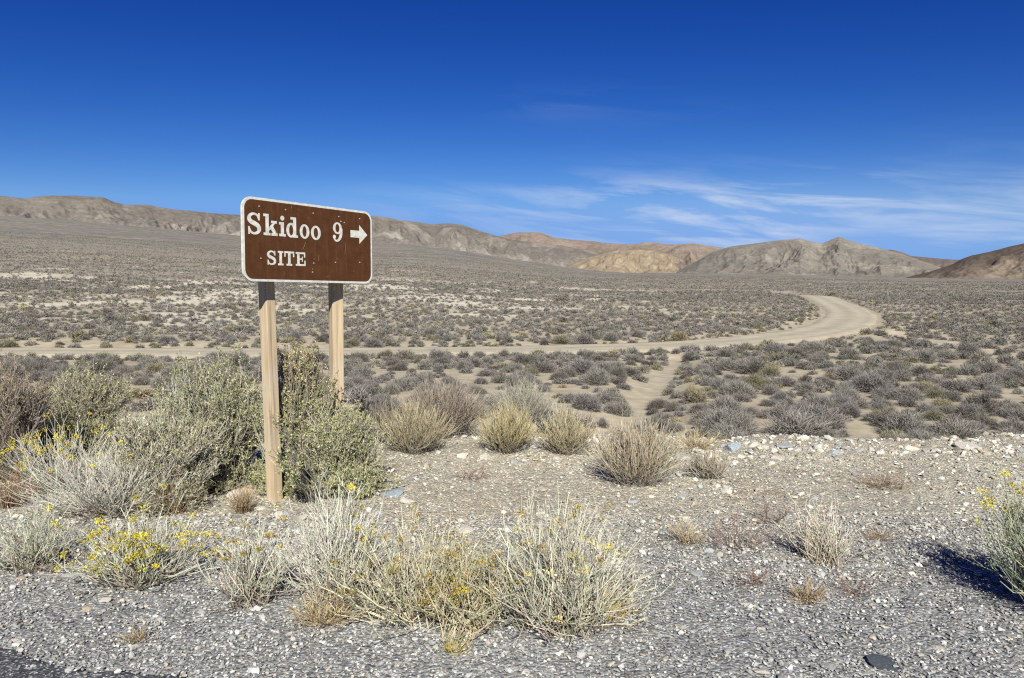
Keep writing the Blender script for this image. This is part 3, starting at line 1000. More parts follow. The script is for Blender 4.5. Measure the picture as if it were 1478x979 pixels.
def flower_heads(soup, tips, size, cols, per=34):
    n = len(tips)
    if n == 0: return
    off = np.clip(rng.normal(size=(n, per, 3)), -1.5, 1.5) * np.array([.36, .36, .26]) * size * rng.uniform(.6, 1.2, (n, 1, 1))
    P = (tips[:, None] + off).reshape(-1, 3)
    base = palette(cols, n, amt=.15)
    C = np.repeat(base, per, 0) * np.clip(1 + .22 * rng.normal(size=(n * per, 1)), .4, 1.6)
    D = rng.normal(size=(n * per, 3)) + np.array([0, 0, .8])
    leaves(soup, P, D, rng.uniform(.008, .016, n * per), rng.uniform(.005, .010, n * per), np.clip(C, 0, 1))


YEL = [(.44, .36, .03), (.50, .40, .025), (.36, .31, .05), (.52, .44, .06)]
OCH = [(.27, .19, .05), (.32, .235, .075), (.23, .175, .06), (.34, .26, .08)]
PALE = [(.48, .40, .17), (.52, .45, .24), (.40, .33, .12)]


def px_place(px, py, w, h, back=.35):
    """ground point under a plant's front edge; its width and height in metres"""
    p = hit(px, py)
    dep = (p - EYE) @ CF
    Wd = w / F * dep; Hd = h / F * dep
    # the base stands behind the front edge of the crown
    dirn = np.array([p[0], p[1]]) / math.hypot(p[0], p[1])
    c = np.array([p[0], p[1]]) + dirn * Wd * back * .5
    dep2 = dep + Wd * back * .5
    return np.array([c[0], c[1], float(terrain_z(c[0], c[1]))]), Wd * dep2 / dep, Hd * dep2 / dep


def rabbitbrush(px, py, w, h, label, n=260, c0=(.25, .21, .16), c1=(.40, .40, .33), flowers=None, fl_frac=.25, fl_side=None, fl_size=.028, fl_low=.55, lean=(0, 0), bow=.25, br=1.7,
                r0=.0032, r1=.0014, base=.07, up=.6, cat='shrub', name='rabbitbrush', group='rabbitbrush on the gravel shoulder', green=None, flat=.9, litter=True):
    c, Wd, Hd = px_place(px, py, w, h)
    root = empty(name, c)
    tag(root, label, cat, group)
    s = Soup()
    n = int(n * .68)
    P = stem_paths(n, Wd * 1.12, Hd, base=base * 1.6, lean=lean, bow=bow, up=up * .8, flat=flat, jitter=.019, jit=.22, uneven=.22)
    tube_set(s, P, r0, r1, c0, c1)
    Q = branchlets(P, br, Hd * .28, .35, .98, spread=.45)
    tube_set(s, Q, r1 * 1.25, r1 * .7, np.array(c1) * .9, np.array(green if green is not None else c1) * 1.08)
    Q2 = branchlets(Q, .8, Hd * .13, .3, .95, k=3, spread=.4)
    tube_set(s, Q2, r1 * .9, r1 * .5, np.array(c1) * .95, np.array(green if green is not None else c1) * 1.12)
    # narrow leaves up the finer stems
    m = len(Q) * 3; qi = rng.integers(0, len(Q), m); qj = rng.integers(1, Q.shape[1], m)
    lf = vary(np.array(green if green is not None else c1) * .95, m, .2, .04)
    leaves(s, Q[qi, qj], unit(Q[qi, qj] - Q[qi, qj - 1]) + .7 * rng.normal(size=(m, 3)), rng.uniform(.009, .022, m), rng.uniform(.0015, .003, m), lf)
    # dead twigs and litter at the foot
    D = stem_paths(int(n * .22), Wd * .9, Hd * .35, k=5, base=base * 1.4, bow=.1, up=.3)
    tube_set(s, D, r0 * .8, r1 * .8, (.13, .105, .08), (.22, .185, .14))
    link('stems', s.mesh('rabbitbrush_stems'), M_STEM, root)
    if flowers is not None:
        tips = np.concatenate([P[:, -1], Q[:, -1]])
        ok = (tips[:, 2] > Hd * fl_low) & (rng.uniform(0, 1, len(tips)) < fl_frac)
        if fl_side is not None:
            ok &= (tips[:, 0] * fl_side[0] + tips[:, 1] * fl_side[1]) > fl_side[2] * Wd
        tips = tips[ok]
        if len(tips) <= 40:
            for q in tips:
                f = Soup(); flower_heads(f, q[None], fl_size, flowers)
                link('flower_head', f.mesh('flower_head'), M_FLOWER, root)
        else:
            f = Soup(); flower_heads(f, tips, fl_size, flowers)
            link('flowers', f.mesh('rabbitbrush_flowers'), M_FLOWER, root)
    return root


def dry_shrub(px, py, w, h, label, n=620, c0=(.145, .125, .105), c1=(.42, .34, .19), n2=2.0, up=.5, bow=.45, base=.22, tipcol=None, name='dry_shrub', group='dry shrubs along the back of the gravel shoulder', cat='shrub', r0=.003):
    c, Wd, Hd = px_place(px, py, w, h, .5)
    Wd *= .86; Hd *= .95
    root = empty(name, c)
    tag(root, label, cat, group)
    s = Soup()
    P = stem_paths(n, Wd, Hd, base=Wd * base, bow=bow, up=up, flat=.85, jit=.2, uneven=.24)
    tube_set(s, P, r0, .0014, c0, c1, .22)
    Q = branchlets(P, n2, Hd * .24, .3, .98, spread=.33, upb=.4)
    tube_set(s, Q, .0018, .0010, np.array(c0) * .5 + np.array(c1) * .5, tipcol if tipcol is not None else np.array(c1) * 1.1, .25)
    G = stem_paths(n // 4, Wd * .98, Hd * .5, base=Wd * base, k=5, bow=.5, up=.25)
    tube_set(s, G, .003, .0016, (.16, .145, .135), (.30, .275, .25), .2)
    link('stems', s.mesh('dry_shrub_stems'), M_STEM, root)
    return root


def saltbush(px, py, w, h, label, lobes=7, nleaf=26000, extra=(), cols=((0.265, 0.276, 0.125), (0.338, 0.330, 0.159), (0.198, 0.212, 0.095), (0.406, 0.374, 0.211)), twig=(.36, .335, .275), depth_scale=.9, top=None, dead=.35, group='saltbush mounds around the sign', off=(0, 0)):
    c, Wd, Hd = px_place(px, py, w, h, .55)
    c = c + np.array([off[0], off[1], 0])
    root = empty('saltbush', c)
    tag(root, label, 'shrub', group)
    br, lf = Soup(), Soup()
    # lobes: crowns of single boughs
    lob = []
    for i in range(lobes):
        a = rng.uniform(0, 2 * math.pi); r = math.sqrt(rng.uniform(0, 1)) * .62
        lx, ly = r * Wd / 2 * math.cos(a), r * Wd / 2 * depth_scale * math.sin(a)
        hz = Hd * math.sqrt(max(1 - r * r * .9, .1)) * rng.uniform(.78, 1.0)
        lob.append((lx, ly, hz, rng.uniform(.20, .32) * Wd))
    lob[0] = (lob[0][0] * .3, lob[0][1] * .3, Hd, .26 * Wd)
    for a in rng.uniform(math.pi * .95, math.pi * 2.05, 5):            # low boughs skirting the front
        rr_ = rng.uniform(.62, .85); lr = rng.uniform(.14, .2) * Wd
        lob.append((rr_ * Wd / 2 * math.cos(a), rr_ * Wd / 2 * depth_scale * math.sin(a), lr * rng.uniform(1.1, 1.6), lr))
    for ex, ey, ed, er in extra:                                        # sprays that reach past the mound
        p = EYE + ray(ex, ey) * ed - c
        lob.append((p[0], p[1], p[2] + er * .3, er))
    allQ = []
    for lx, ly, hz, lr in lob:
        n = 40 if lr > .08 else 9
        tip = unit(rng.normal(size=(n, 3)) + np.array([0, 0, .35])) * lr * rng.uniform(.6, 1.05, (n, 1)) * np.array([1, 1, .85]) + np.array([lx, ly, max(hz - lr * .85, lr * .5)])
        tip[:, 2] = np.maximum(tip[:, 2], .03)
        b = np.stack([rng.normal(size=n) * Wd * .06 + lx * .3, rng.normal(size=n) * Wd * .06 + ly * .3, np.full(n, -.03)], -1)
        mid = lerp(b, tip, .5) + rng.normal(size=(n, 3)) * lr * .22 + np.array([0, 0, .05])
        t = np.linspace(0, 1, 8)[None, :, None]
        P = (1 - t) ** 2 * b[:, None] + 2 * t * (1 - t) * mid[:, None] + t * t * tip[:, None]
        P = P + np.cumsum(rng.normal(size=P.shape), 1) * .010 * t
        P[:, :, 2] = np.maximum(P[:, :, 2], .005); P[:, 0, 2] = -.03
        tube_set(br, P, .006, .0018, np.array(twig) * .6, np.array(twig), .2)
        Q = branchlets(P, 7, lr * .55, .35, 1.0, k=5, spread=.6, upb=.25)
        tube_set(br, Q, .0022, .0010, np.array(twig) * .9, np.array(twig) * 1.12, .22)
        allQ.append(Q)
    Q = np.concatenate(allQ)
    Q2 = branchlets(Q, 1.6, Wd * .075, .3, .95, k=4, spread=.7, upb=.2)
    tube_set(br, Q2, .0014, .0008, np.array(twig) * .95, np.array(twig) * 1.2, .22)
    # leaves sit along the twigs; whole sprays share a tone, some sprays are dead and bare
    both = [Q, Q2]
    for T, share in ((Q, .5), (Q2, .5)):
        m = int(nleaf * share)
        n, K, _ = T.shape
        alive = rng.uniform(0, 1, n) > dead * (1.1 - np.clip(T[:, -1, 2] / Hd, 0, 1))
        tone = palette(cols, n, amt=.16)
        if top is not None:
            k = (sstep(.62, .95, T[:, -1, 2] / Hd) * (rng.uniform(0, 1, n) < .75))[:, None]
            tone = lerp(tone, palette(top, n, amt=.15), k)
        ids = np.flatnonzero(alive)
        i = rng.choice(ids, m)
        tt = rng.uniform(.15, 1, m) * (K - 1); j = np.minimum(tt.astype(int), K - 2); fr = (tt - j)[:, None]
        p = T[i, j] * (1 - fr) + T[i, j + 1] * fr
        d = unit(T[i, j + 1] - T[i, j]) * .6 + unit(rng.normal(size=(m, 3))) * .9 + np.array([0, 0, .2])
        leaves(lf, p + rng.normal(size=(m, 3)) * .004, d, rng.uniform(.013, .028, m), rng.uniform(.0055, .011, m),
               np.clip(tone[i] * (1 + .16 * rng.normal(size=(m, 1))), .01, 1))
    link('branches', br.mesh('saltbush_branches'), M_STEM, root)
    link('leaves', lf.mesh('saltbush_leaves'), M_LEAF, root)
    return root


def tuft(px, py, w, h, label, n=120, c0=(.24, .18, .11), c1=(.42, .33, .20), group='dry grass tufts on the gravel', cat='grass tuft', name='grass_tuft', r0=.0018, br=.6, up=.5):
    c, Wd, Hd = px_place(px, py, w, h)
    s = Soup()
    P = stem_paths(n, Wd, Hd, base=Wd * .16, bow=.2, up=up, k=6)
    tube_set(s, P, r0, .0008, c0, c1, .25)
    if br:
        Q = branchlets(P, br, Hd * .35, .3, .95, spread=.5)
        tube_set(s, Q, .0012, .0007, c1, np.array(c1) * 1.1, .25)
    o = link(name, s.mesh(name), M_STEM)
    o.location = [float(v) for v in c]
    return tag(o, label, cat, group)


def build_foreground_plants():
    silver = (.50, .478, .405); grn = (.45, .445, .345)
    # ---- saltbush mounds round the posts
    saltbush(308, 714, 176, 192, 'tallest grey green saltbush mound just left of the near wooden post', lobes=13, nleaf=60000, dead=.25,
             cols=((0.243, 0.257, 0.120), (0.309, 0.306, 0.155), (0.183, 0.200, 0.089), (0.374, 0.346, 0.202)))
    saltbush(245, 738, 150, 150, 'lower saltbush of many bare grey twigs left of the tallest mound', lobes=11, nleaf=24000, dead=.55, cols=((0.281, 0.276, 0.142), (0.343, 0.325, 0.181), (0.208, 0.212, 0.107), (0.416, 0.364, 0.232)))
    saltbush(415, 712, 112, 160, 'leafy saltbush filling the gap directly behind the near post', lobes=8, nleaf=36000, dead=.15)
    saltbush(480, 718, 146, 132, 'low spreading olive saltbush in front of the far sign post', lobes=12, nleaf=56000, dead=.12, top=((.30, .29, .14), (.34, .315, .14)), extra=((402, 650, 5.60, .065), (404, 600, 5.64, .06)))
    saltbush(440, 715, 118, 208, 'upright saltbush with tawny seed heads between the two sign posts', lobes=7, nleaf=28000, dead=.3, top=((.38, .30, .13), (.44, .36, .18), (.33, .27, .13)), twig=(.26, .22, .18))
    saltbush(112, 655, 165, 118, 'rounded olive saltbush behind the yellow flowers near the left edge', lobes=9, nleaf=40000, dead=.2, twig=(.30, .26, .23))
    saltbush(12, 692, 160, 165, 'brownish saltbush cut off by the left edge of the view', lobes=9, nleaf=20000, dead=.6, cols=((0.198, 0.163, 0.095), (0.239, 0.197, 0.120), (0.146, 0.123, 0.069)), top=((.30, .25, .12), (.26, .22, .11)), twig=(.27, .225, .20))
    # ---- rabbitbrush
    rabbitbrush(85, 712, 165, 100, 'silvery rabbitbrush dotted with bright yellow flowers at the left edge', flowers=YEL, fl_frac=.24, fl_size=.046, n=240, c1=silver, green=grn, fl_low=.45)
    rabbitbrush(165, 748, 195, 100, 'wide sprawling silver rabbitbrush with bare arching stems left of the saltbush', n=420, c0=(.27, .23, .19), c1=(.48, .455, .39), flowers=YEL, fl_frac=.012, br=2.6, bow=.3, green=(.46, .455, .38), r0=.0034)
    rabbitbrush(48, 826, 115, 88, 'low grey green rabbitbrush with few flowers in the near left gravel', n=230, c1=(.42, .415, .32), green=(.40, .415, .30), flowers=YEL, fl_frac=.025, fl_size=.026)
    rabbitbrush(202, 850, 155, 100, 'flowering rabbitbrush crowded with yellow heads in the gravel left of the near post', n=300, c1=(.42, .41, .32), green=grn, flowers=YEL, fl_frac=.22, fl_size=.046, fl_low=.35)
    rabbitbrush(365, 876, 108, 108, 'small pale rabbitbrush with faded tan tops below the near sign post', n=230, c1=(.48, .455, .365), green=(.45, .44, .335), flowers=PALE + OCH, fl_frac=.16, fl_size=.026, fl_low=.7)
    rabbitbrush(488, 868, 130, 150, 'tall pale silver rabbitbrush with yellow tips on its right side', n=400, c0=(.36, .31, .24), c1=(.51, .485, .41), green=(.48, .47, .38), flowers=YEL, fl_frac=.18, fl_side=(1, .3, .12), fl_low=.62, fl_size=.04, up=.72)
    rabbitbrush(590, 900, 215, 128, 'flattened rabbitbrush of straw stems splayed out between two taller ones', n=330, c0=(.45, .385, .28), c1=(.46, .42, .30), green=(.37, .36, .22), flowers=OCH, fl_frac=.09, fl_low=.35, fl_size=.042, up=.5, bow=.1, r0=.0034, base=.13)
    rabbitbrush(672, 912, 130, 118, 'dull yellow rabbitbrush leaning against the largest flowering one', n=240, c0=(.36, .30, .2), c1=(.38, .34, .22), green=(.35, .33, .18), flowers=OCH + YEL[:1], fl_frac=.12, fl_low=.3, fl_size=.045, base=.12)
    rabbitbrush(808, 915, 210, 168, 'largest rabbitbrush with silver stems and faded yellow heads in the near middle', n=520, c0=(.30, .255, .19), c1=(.47, .44, .35), green=(.43, .42, .31), flowers=PALE + OCH + YEL[:1], fl_frac=.08, fl_low=.5, fl_size=.042, r0=.0034, up=.5, base=.12)
    rabbitbrush(1190, 815, 95, 88, 'solitary straw pale rabbitbrush with a few yellow heads in the open gravel', n=170, c0=(.38, .32, .24), c1=(.50, .45, .36), flowers=YEL[:2] + PALE[:1], fl_frac=.05, fl_low=.9, fl_size=.028, br=1.2, up=.6)
    rabbitbrush(1530, 894, 160, 195, 'green rabbitbrush with yellow flowers cut off by the right edge of the view', n=700, c1=(.36, .37, .26), green=(.31, .36, .22), flowers=YEL, fl_frac=.18, fl_low=.5, fl_size=.045)
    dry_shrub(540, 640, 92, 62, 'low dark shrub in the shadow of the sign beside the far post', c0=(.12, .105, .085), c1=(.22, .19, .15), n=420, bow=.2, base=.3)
    # ---- dry shrubs along the back of the shoulder
    straw = (.37, .315, .205); greyw = (.27, .235, .20)
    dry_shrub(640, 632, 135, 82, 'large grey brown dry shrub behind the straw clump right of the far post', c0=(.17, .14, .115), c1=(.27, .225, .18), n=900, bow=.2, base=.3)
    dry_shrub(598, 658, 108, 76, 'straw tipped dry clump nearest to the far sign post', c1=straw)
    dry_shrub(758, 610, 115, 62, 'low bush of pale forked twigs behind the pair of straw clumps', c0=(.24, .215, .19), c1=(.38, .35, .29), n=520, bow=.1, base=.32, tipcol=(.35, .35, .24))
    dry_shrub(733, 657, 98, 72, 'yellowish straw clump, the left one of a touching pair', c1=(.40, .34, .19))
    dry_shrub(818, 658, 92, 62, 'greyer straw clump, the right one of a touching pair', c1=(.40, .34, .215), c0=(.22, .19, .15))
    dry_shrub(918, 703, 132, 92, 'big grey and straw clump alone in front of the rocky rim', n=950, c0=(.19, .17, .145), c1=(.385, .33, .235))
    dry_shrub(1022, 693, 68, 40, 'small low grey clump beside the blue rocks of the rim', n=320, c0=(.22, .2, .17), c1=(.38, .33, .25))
    # ---- tufts and weeds
    tuft(349, 743, 44, 44, 'reddish brown grass tuft beside the white rocks at the near post', c0=(.17, .115, .065), c1=(.27, .195, .12), n=170)
    tuft(248, 744, 84, 58, 'brown withered tuft under the edge of the saltbush mound', c0=(.19, .125, .07), c1=(.28, .205, .125), n=200)
    tuft(14, 735, 70, 58, 'rusty brown tuft at the left edge below the saltbush', c0=(.16, .095, .05), c1=(.27, .175, .10), n=200)
    tuft(992, 787, 58, 42, 'short straw tuft in the open gravel left of the red weeds', n=110, c0=(.28, .21, .14), c1=(.40, .33, .22))
    tuft(1166, 872, 62, 30, 'flat tan tuft in the near gravel below the solitary rabbitbrush', n=110, c0=(.22, .16, .1), c1=(.34, .26, .16))
    tuft(915, 855, 46, 58, 'thin grey twigs standing just right of the largest rabbitbrush', n=34, c0=(.26, .22, .18), c1=(.38, .34, .28), br=1.5)
    tuft(1003, 652, 92, 30, 'wide pale straw grass on the rim behind the small grey clump', n=220, c1=(.48, .40, .25))
    tuft(1268, 780, 46, 16, 'low brown tuft in the gravel left of the dark bush shadow', n=60, c0=(.2, .14, .09), c1=(.3, .22, .14))
    tuft(1275, 706, 110, 20, 'flat brown mat of dead stems on the right gravel', n=150, c0=(.20, .15, .11), c1=(.31, .245, .18), br=1.2)
    tuft(655, 948, 62, 22, 'low yellowish sprig in the gravel under the straw rabbitbrush', n=50, c0=(.25, .2, .08), c1=(.42, .33, .08))
    tuft(470, 905, 110, 40, 'flat tan mat of dead stems below the tall pale rabbitbrush', n=190, c0=(.24, .18, .12), c1=(.40, .31, .18), br=1.0)
    tuft(200, 928, 44, 22, 'small tan tuft in the dark near left gravel', n=60, c0=(.2, .15, .1), c1=(.36, .29, .2))
    tuft(870, 905, 110, 52, 'yellowed stems lying out to the right of the largest rabbitbrush', n=90, c0=(.32, .26, .16), c1=(.44, .36, .13), br=1.6, up=.25)
    red0, red1 = (.14, .082, .062), (.20, .128, .10)
    for q, lab in (((1065, 800, 118, 62), 'sparse reddish weed of wiry stems in the middle of the right gravel'), ((1115, 760, 84, 40), 'low reddish weed behind the wiry red one'), ((1085, 850, 90, 30), 'scattered reddish stems in front of the wiry red weed'),
                   ((1235, 862, 80, 24), 'thin reddish stems right of the flat tan tuft'), ((680, 640 + 55, 80, 18), 'thin brown stems lying in front of the straw clumps')):
        tuft(*q, lab, n=34, c0=red0, c1=red1, br=2.5, name='dry_weed', cat='weed', group='reddish dry weeds on the gravel', up=.3, r0=.0016)


# ------------------------------------------------------------------ stones
def icosphere(sub):
    import bmesh
    bm = bmesh.new(); bmesh.ops.create_icosphere(bm, subdivisions=sub, radius=1)
    V = np.array([v.co[:] for v in bm.verts]); Fc = np.array([[v.index for v in f.verts] for f in bm.faces]); bm.free()
    return V, Fc


ICO1, ICO1F = icosphere(1)
ICO3, ICO3F = icosphere(3)


def rock_mesh(seed):
    r = np.random.default_rng(seed)
    V = ICO3.copy()
    for k in range(r.integers(9, 14)):
        n = unit(r.normal(size=3)); d = r.uniform(.50, .86)
        h = V @ n - d
        V = V - np.clip(h, 0, None)[:, None] * n * .97
    V = V * r.uniform(.75, 1.1, 3)
    V = V + .02 * r.normal(size=V.shape)
    V[:, 2] *= .75
    me = new_mesh('rock', V, ICO3F)
    return me


def build_rocks():
    protos = {}
    mats = dict(white=R_WHITE, grey=R_GREY, blue=R_BLUE, tan=R_TAN, dark=R_DARK)
    word = dict(white='white', grey='grey', blue='blue grey', tan='tan', dark='dark slate')
    for cn, m in mats.items():
        protos[cn] = []
        for k in range(6):
            me = rock_mesh(500 + k * 7 + len(protos) * 31); me.materials.append(m); protos[cn].append(me)
    r = np.random.default_rng(77)

    def rock(px, py, w, h, kind, label, group, flat=None):
        p = hit(px, py); dep = (p - EYE) @ CF
        sx = w / F * dep / 2; sz = h / F * dep / 2 * .95
        o = link('rock', protos[kind][r.integers(6)])
        o.scale = (sx * 1.15, sx * r.uniform(.7, 1.0) * 1.1, max(sz * (1.5 if flat is None else flat), .006))
        o.rotation_euler = (r.normal() * .12, r.normal() * .12, r.uniform(-.5, .5) + (math.pi if r.uniform() < .5 else 0))
        c = p[:2] + np.array([p[0], p[1]]) / math.hypot(p[0], p[1]) * sx * .6
        o.location = (float(c[0]), float(c[1]), float(terrain_z(c[0], c[1])) + o.scale[2] * .08)
        return tag(o, label, 'rock', group)
    named = [
        (590, 728, 26, 17, 'white', 'flat white rock beside the blue slab right of the saltbush'), (563, 716, 34, 12, 'blue', 'flat blue grey slab right of the saltbush'),
        (672, 772, 24, 18, 'white', 'whitish rock right of the tall pale rabbitbrush'), (668, 768 - 5, 8, 8, 'grey', 'grey stone behind the whitish rock above the straw rabbitbrush'),
        (340, 722, 30, 24, 'white', 'white rock behind the reddish brown tuft at the near post'), (375, 738, 20, 12, 'white', 'small white rock against the foot of the near post'), (357, 712, 30, 18, 'tan', 'tan rock under the saltbush by the near post'),
        (403, 748, 16, 16, 'white', 'white stone just right of the near post foot'), (414, 746, 14, 12, 'blue', 'blue stone right of the near post foot'),
        (668, 662, 20, 14, 'white', 'whitish rock in front of the left straw clump of the pair'), (700, 664, 18, 12, 'white', 'pale rock left of the yellowish straw clump'), (742, 670, 14, 9, 'grey', 'grey stone in front of the yellowish straw clump'),
        (757, 667, 10, 8, 'white', 'small white stone in front of the touching straw pair'), (804, 664, 14, 9, 'white', 'white stone in front of the greyer straw clump'), (778, 673, 12, 9, 'tan', 'tan stone below the touching straw pair'),
        (1005, 832, 30, 16, 'grey', 'flat grey rock in the open gravel below the short straw tuft'), (1128, 832, 14, 9, 'white', 'white stone below the reddish weed'), (1076, 876, 22, 12, 'white', 'white rock left of the flat tan tuft'),
        (1098, 912, 14, 9, 'white', 'white stone in the near gravel right of centre'), (1172, 852, 16, 9, 'white', 'white stone on the flat tan tuft'), (1356, 940, 18, 12, 'white', 'bright white stone above the dark slab in the near right gravel'),
        (1100, 975, 26, 12, 'white', 'white rock at the bottom edge left of the dark slab'), (1195, 970, 34, 16, 'grey', 'flat grey rock at the bottom edge beside the dark slab'), (1278, 968, 62, 18, 'dark', 'long dark slab lying in the near right gravel'),
        (875, 930, 14, 9, 'white', 'white stone below the largest rabbitbrush'), (758, 975, 14, 10, 'white', 'white stone at the bottom edge below the rabbitbrush row'), (1236, 687, 22, 9, 'blue', 'blue slab in the right gravel below the rim'),
        (1140, 664, 14, 9, 'white', 'white stone on the gravel below the rim rocks'), (915, 728, 18, 14, 'grey', 'grey rock in front of the big lone clump'), (905, 742, 12, 10, 'white', 'white stone below the big lone clump'), (984, 720, 22, 12, 'blue', 'blue grey rock right of the big lone clump'),
        (1160, 685, 10, 7, 'white', 'small white stone left of the blue slab'), (1358, 764, 14, 10, 'white', 'white stone above the bush shadow at the right'), (150, 872, 20, 9, 'white', 'white stone in the near left gravel below the flowering rabbitbrush'),
        (125, 882, 16, 10, 'tan', 'tan stone in the near left gravel'), (178, 870, 10, 8, 'white', 'little white stone beside the pair in the near left gravel'), (22, 928, 18, 7, 'white', 'thin white stone at the left edge above the asphalt'), (195, 938, 16, 8, 'white', 'white stone near the asphalt edge'),
        (285, 940, 10, 9, 'white', 'round white stone in the near left gravel'), (212, 878, 10, 7, 'white', 'white pebble below the flowering rabbitbrush'), (30, 838, 16, 8, 'tan', 'tan stone below the low grey green rabbitbrush'), (735, 768, 22, 14, 'white', 'whitish rock left of the largest rabbitbrush'),
        (100, 835, 22, 9, 'grey', 'grey stone right of the low grey green rabbitbrush'), (70, 620, 12, 10, 'white', 'white stone behind the yellow flowers at the left'), (25, 560, 42, 16, 'white', 'pale rock behind the saltbush at the left edge'), (215, 592, 40, 12, 'white', 'pale rocks' if False else 'pale rock on the rim left of the saltbush mound'),
        (235, 588, 18, 10, 'grey', 'grey rock on the rim left of the saltbush mound'), (40, 722, 22, 14, 'white', 'white rock beside the rusty brown tuft'),
    ]
    for px, py, w, h, kind, lab in named:
        rock(px, py, w, h, kind, lab, 'loose rocks on the gravel shoulder', flat=.8 if 'slab' in lab or 'flat' in lab else None)
    # rim rocks, left to right
    rim = [(868, 662, 14, 9, 'tan'), (985, 648, 22, 12, 'white'), (1002, 652, 18, 11, 'white'), (985, 664, 26, 16, 'grey'), (1042, 648, 16, 12, 'grey'), (1058, 652, 30, 18, 'blue'), (1068, 662, 18, 10, 'white'),
           (1088, 645, 22, 14, 'white'), (1105, 650, 14, 12, 'white'), (1115, 654, 20, 18, 'white'), (1122, 664, 22, 10, 'white'), (1130, 648, 26, 14, 'grey'), (1150, 652, 16, 12, 'white'), (1166, 650, 14, 9, 'grey'), (1180, 648, 24, 14, 'white'),
           (1195, 652, 12, 9, 'tan'), (1203, 656, 22, 12, 'blue'), (1222, 650, 14, 9, 'grey'), (1240, 653, 18, 9, 'grey'), (1258, 650, 12, 8, 'white'), (1270, 655, 20, 10, 'white'), (1288, 654, 12, 8, 'tan'), (1315, 650, 26, 13, 'white'),
           (1335, 654, 12, 8, 'grey'), (1350, 652, 14, 8, 'tan'), (1362, 655, 12, 8, 'white'), (1396, 649, 42, 16, 'white'), (1420, 655, 16, 8, 'tan'), (1436, 653, 14, 9, 'white'), (1455, 654, 18, 9, 'white'), (1472, 652, 14, 8, 'grey'), (1498, 653, 22, 11, 'white')]
    ords = 'first second third fourth fifth sixth seventh eighth ninth tenth eleventh twelfth thirteenth'.split()
    seen = {}
    tot = {}
    for q in rim: tot[q[4]] = tot.get(q[4], 0) + 1
    for px, py, w, h, kind in rim:
        i = seen.get(kind, 0); seen[kind] = i + 1
        if i < 12 and i < tot[kind] / 2 + .5: where = f'{ords[i]} {word[kind]} rock from the left along the shoulder rim'
        else:
            j = tot[kind] - 1 - i
            where = f'{ords[j]} {word[kind]} rock from the right end of the shoulder rim'
        rock(px, py, w, h, kind, where, 'rocks along the rim of the shoulder')


def build_gravel():
    s = Soup()
    r = np.random.default_rng(5)

    def scatter(n, y0, y1, smin, smax, pal, pw, power=2.2, flat=.62, dens=None):
        y = np.sqrt(r.uniform(y0 ** 2, y1 ** 2, n)); x = y * r.uniform(-.86, .86, n)
        ok = (y < lip_y(x) + .6) & (y > asphalt_y(x) - .5)
        ok &= r.uniform(0, 1, n) < np.clip(.72 + 1.1 * fbm(x / 1.3, y / 1.3, 143, 3), .12, 1)
        ok &= r.uniform(0, 1, n) > .6 * np.exp(-((x + .15) / 1.25) ** 2 - ((y - 6.25) / .85) ** 2)
        ok &= (y > asphalt_y(x) + .02) | (r.uniform(0, 1, n) < .8 * np.exp(-(asphalt_y(x) - y) / .22))
        if dens is not None: ok &= r.uniform(0, 1, n) < dens(x, y)
        x, y = x[ok], y[ok]; n = len(x)
        sz = smin + (smax - smin) * r.uniform(0, 1, n) ** power
        z = terrain_z(x, y)
        S = sz[:, None] * r.uniform(.65, 1.3, (n, 3)); S[:, 2] *= flat
        a = r.uniform(0, 6.283, n); ca, sa = np.cos(a), np.sin(a)
        B = ICO1[None] * (1 + .24 * r.normal(size=(n, 12, 1))) * S[:, None]
        B = np.stack([B[..., 0] * ca[:, None] - B[..., 1] * sa[:, None], B[..., 0] * sa[:, None] + B[..., 1] * ca[:, None],
                      B[..., 2] + B[..., 0] * r.normal(0, .25, (n, 1))], -1)
        B += np.stack([x, y, z + S[:, 2] * .25 + .004], -1)[:, None]
        pal = np.asarray(pal); i = r.choice(len(pal), n, p=np.asarray(pw) / np.sum(pw))
        c = pal[i] * (1 + .2 * r.normal(size=(n, 1)))
        c = np.repeat(np.clip(c, .02, .8)[:, None], 12, 1)
        f = ICO1F[None] + (np.arange(n) * 12)[:, None, None]
        s.add(B.reshape(-1, 3), c.reshape(-1, 3), tris=f.reshape(-1, 3))
    cool = [(.155, .155, .155), (.28, .278, .272), (.385, .38, .365), (.47, .465, .45), (.56, .545, .515), (.38, .33, .275)]
    warm = [(.26, .243, .21), (.385, .36, .305), (.47, .44, .375), (.62, .60, .54), (.33, .34, .335), (.40, .325, .235)]
    scatter(60000, 2.6, 5.4, .003, .009, cool, [4, 5, 4, 1.4, .3, 1.4], 1.4)
    scatter(30000, 3.0, 9.3, .0045, .013, warm, [3, 4, 3.4, .7, 1.5, 2.2], 2.0, dens=lambda x, y: .25 + .75 * sstep(3.6, 5.4, y))
    scatter(6000, 4.2, 9.6, .010, .030, warm, [2, 3, 4, 1.0, 2, 1.8], 3.0)
    scatter(1500, 2.9, 5.5, .009, .022, cool, [2, 3, 4, 2, .6, 1.5], 2.6)
    scatter(1800, 7.3, 9.6, .016, .045, warm, [1, 2, 4, 4, 2, 1.4], 2.2, dens=lambda x, y: sstep(-1.5, -.2, y - lip_y(x)))
    o = link('gravel', s.mesh('gravel'), M_STONE)
    tag(o, 'loose grey and white gravel covering the road shoulder', 'gravel', kind='stuff')


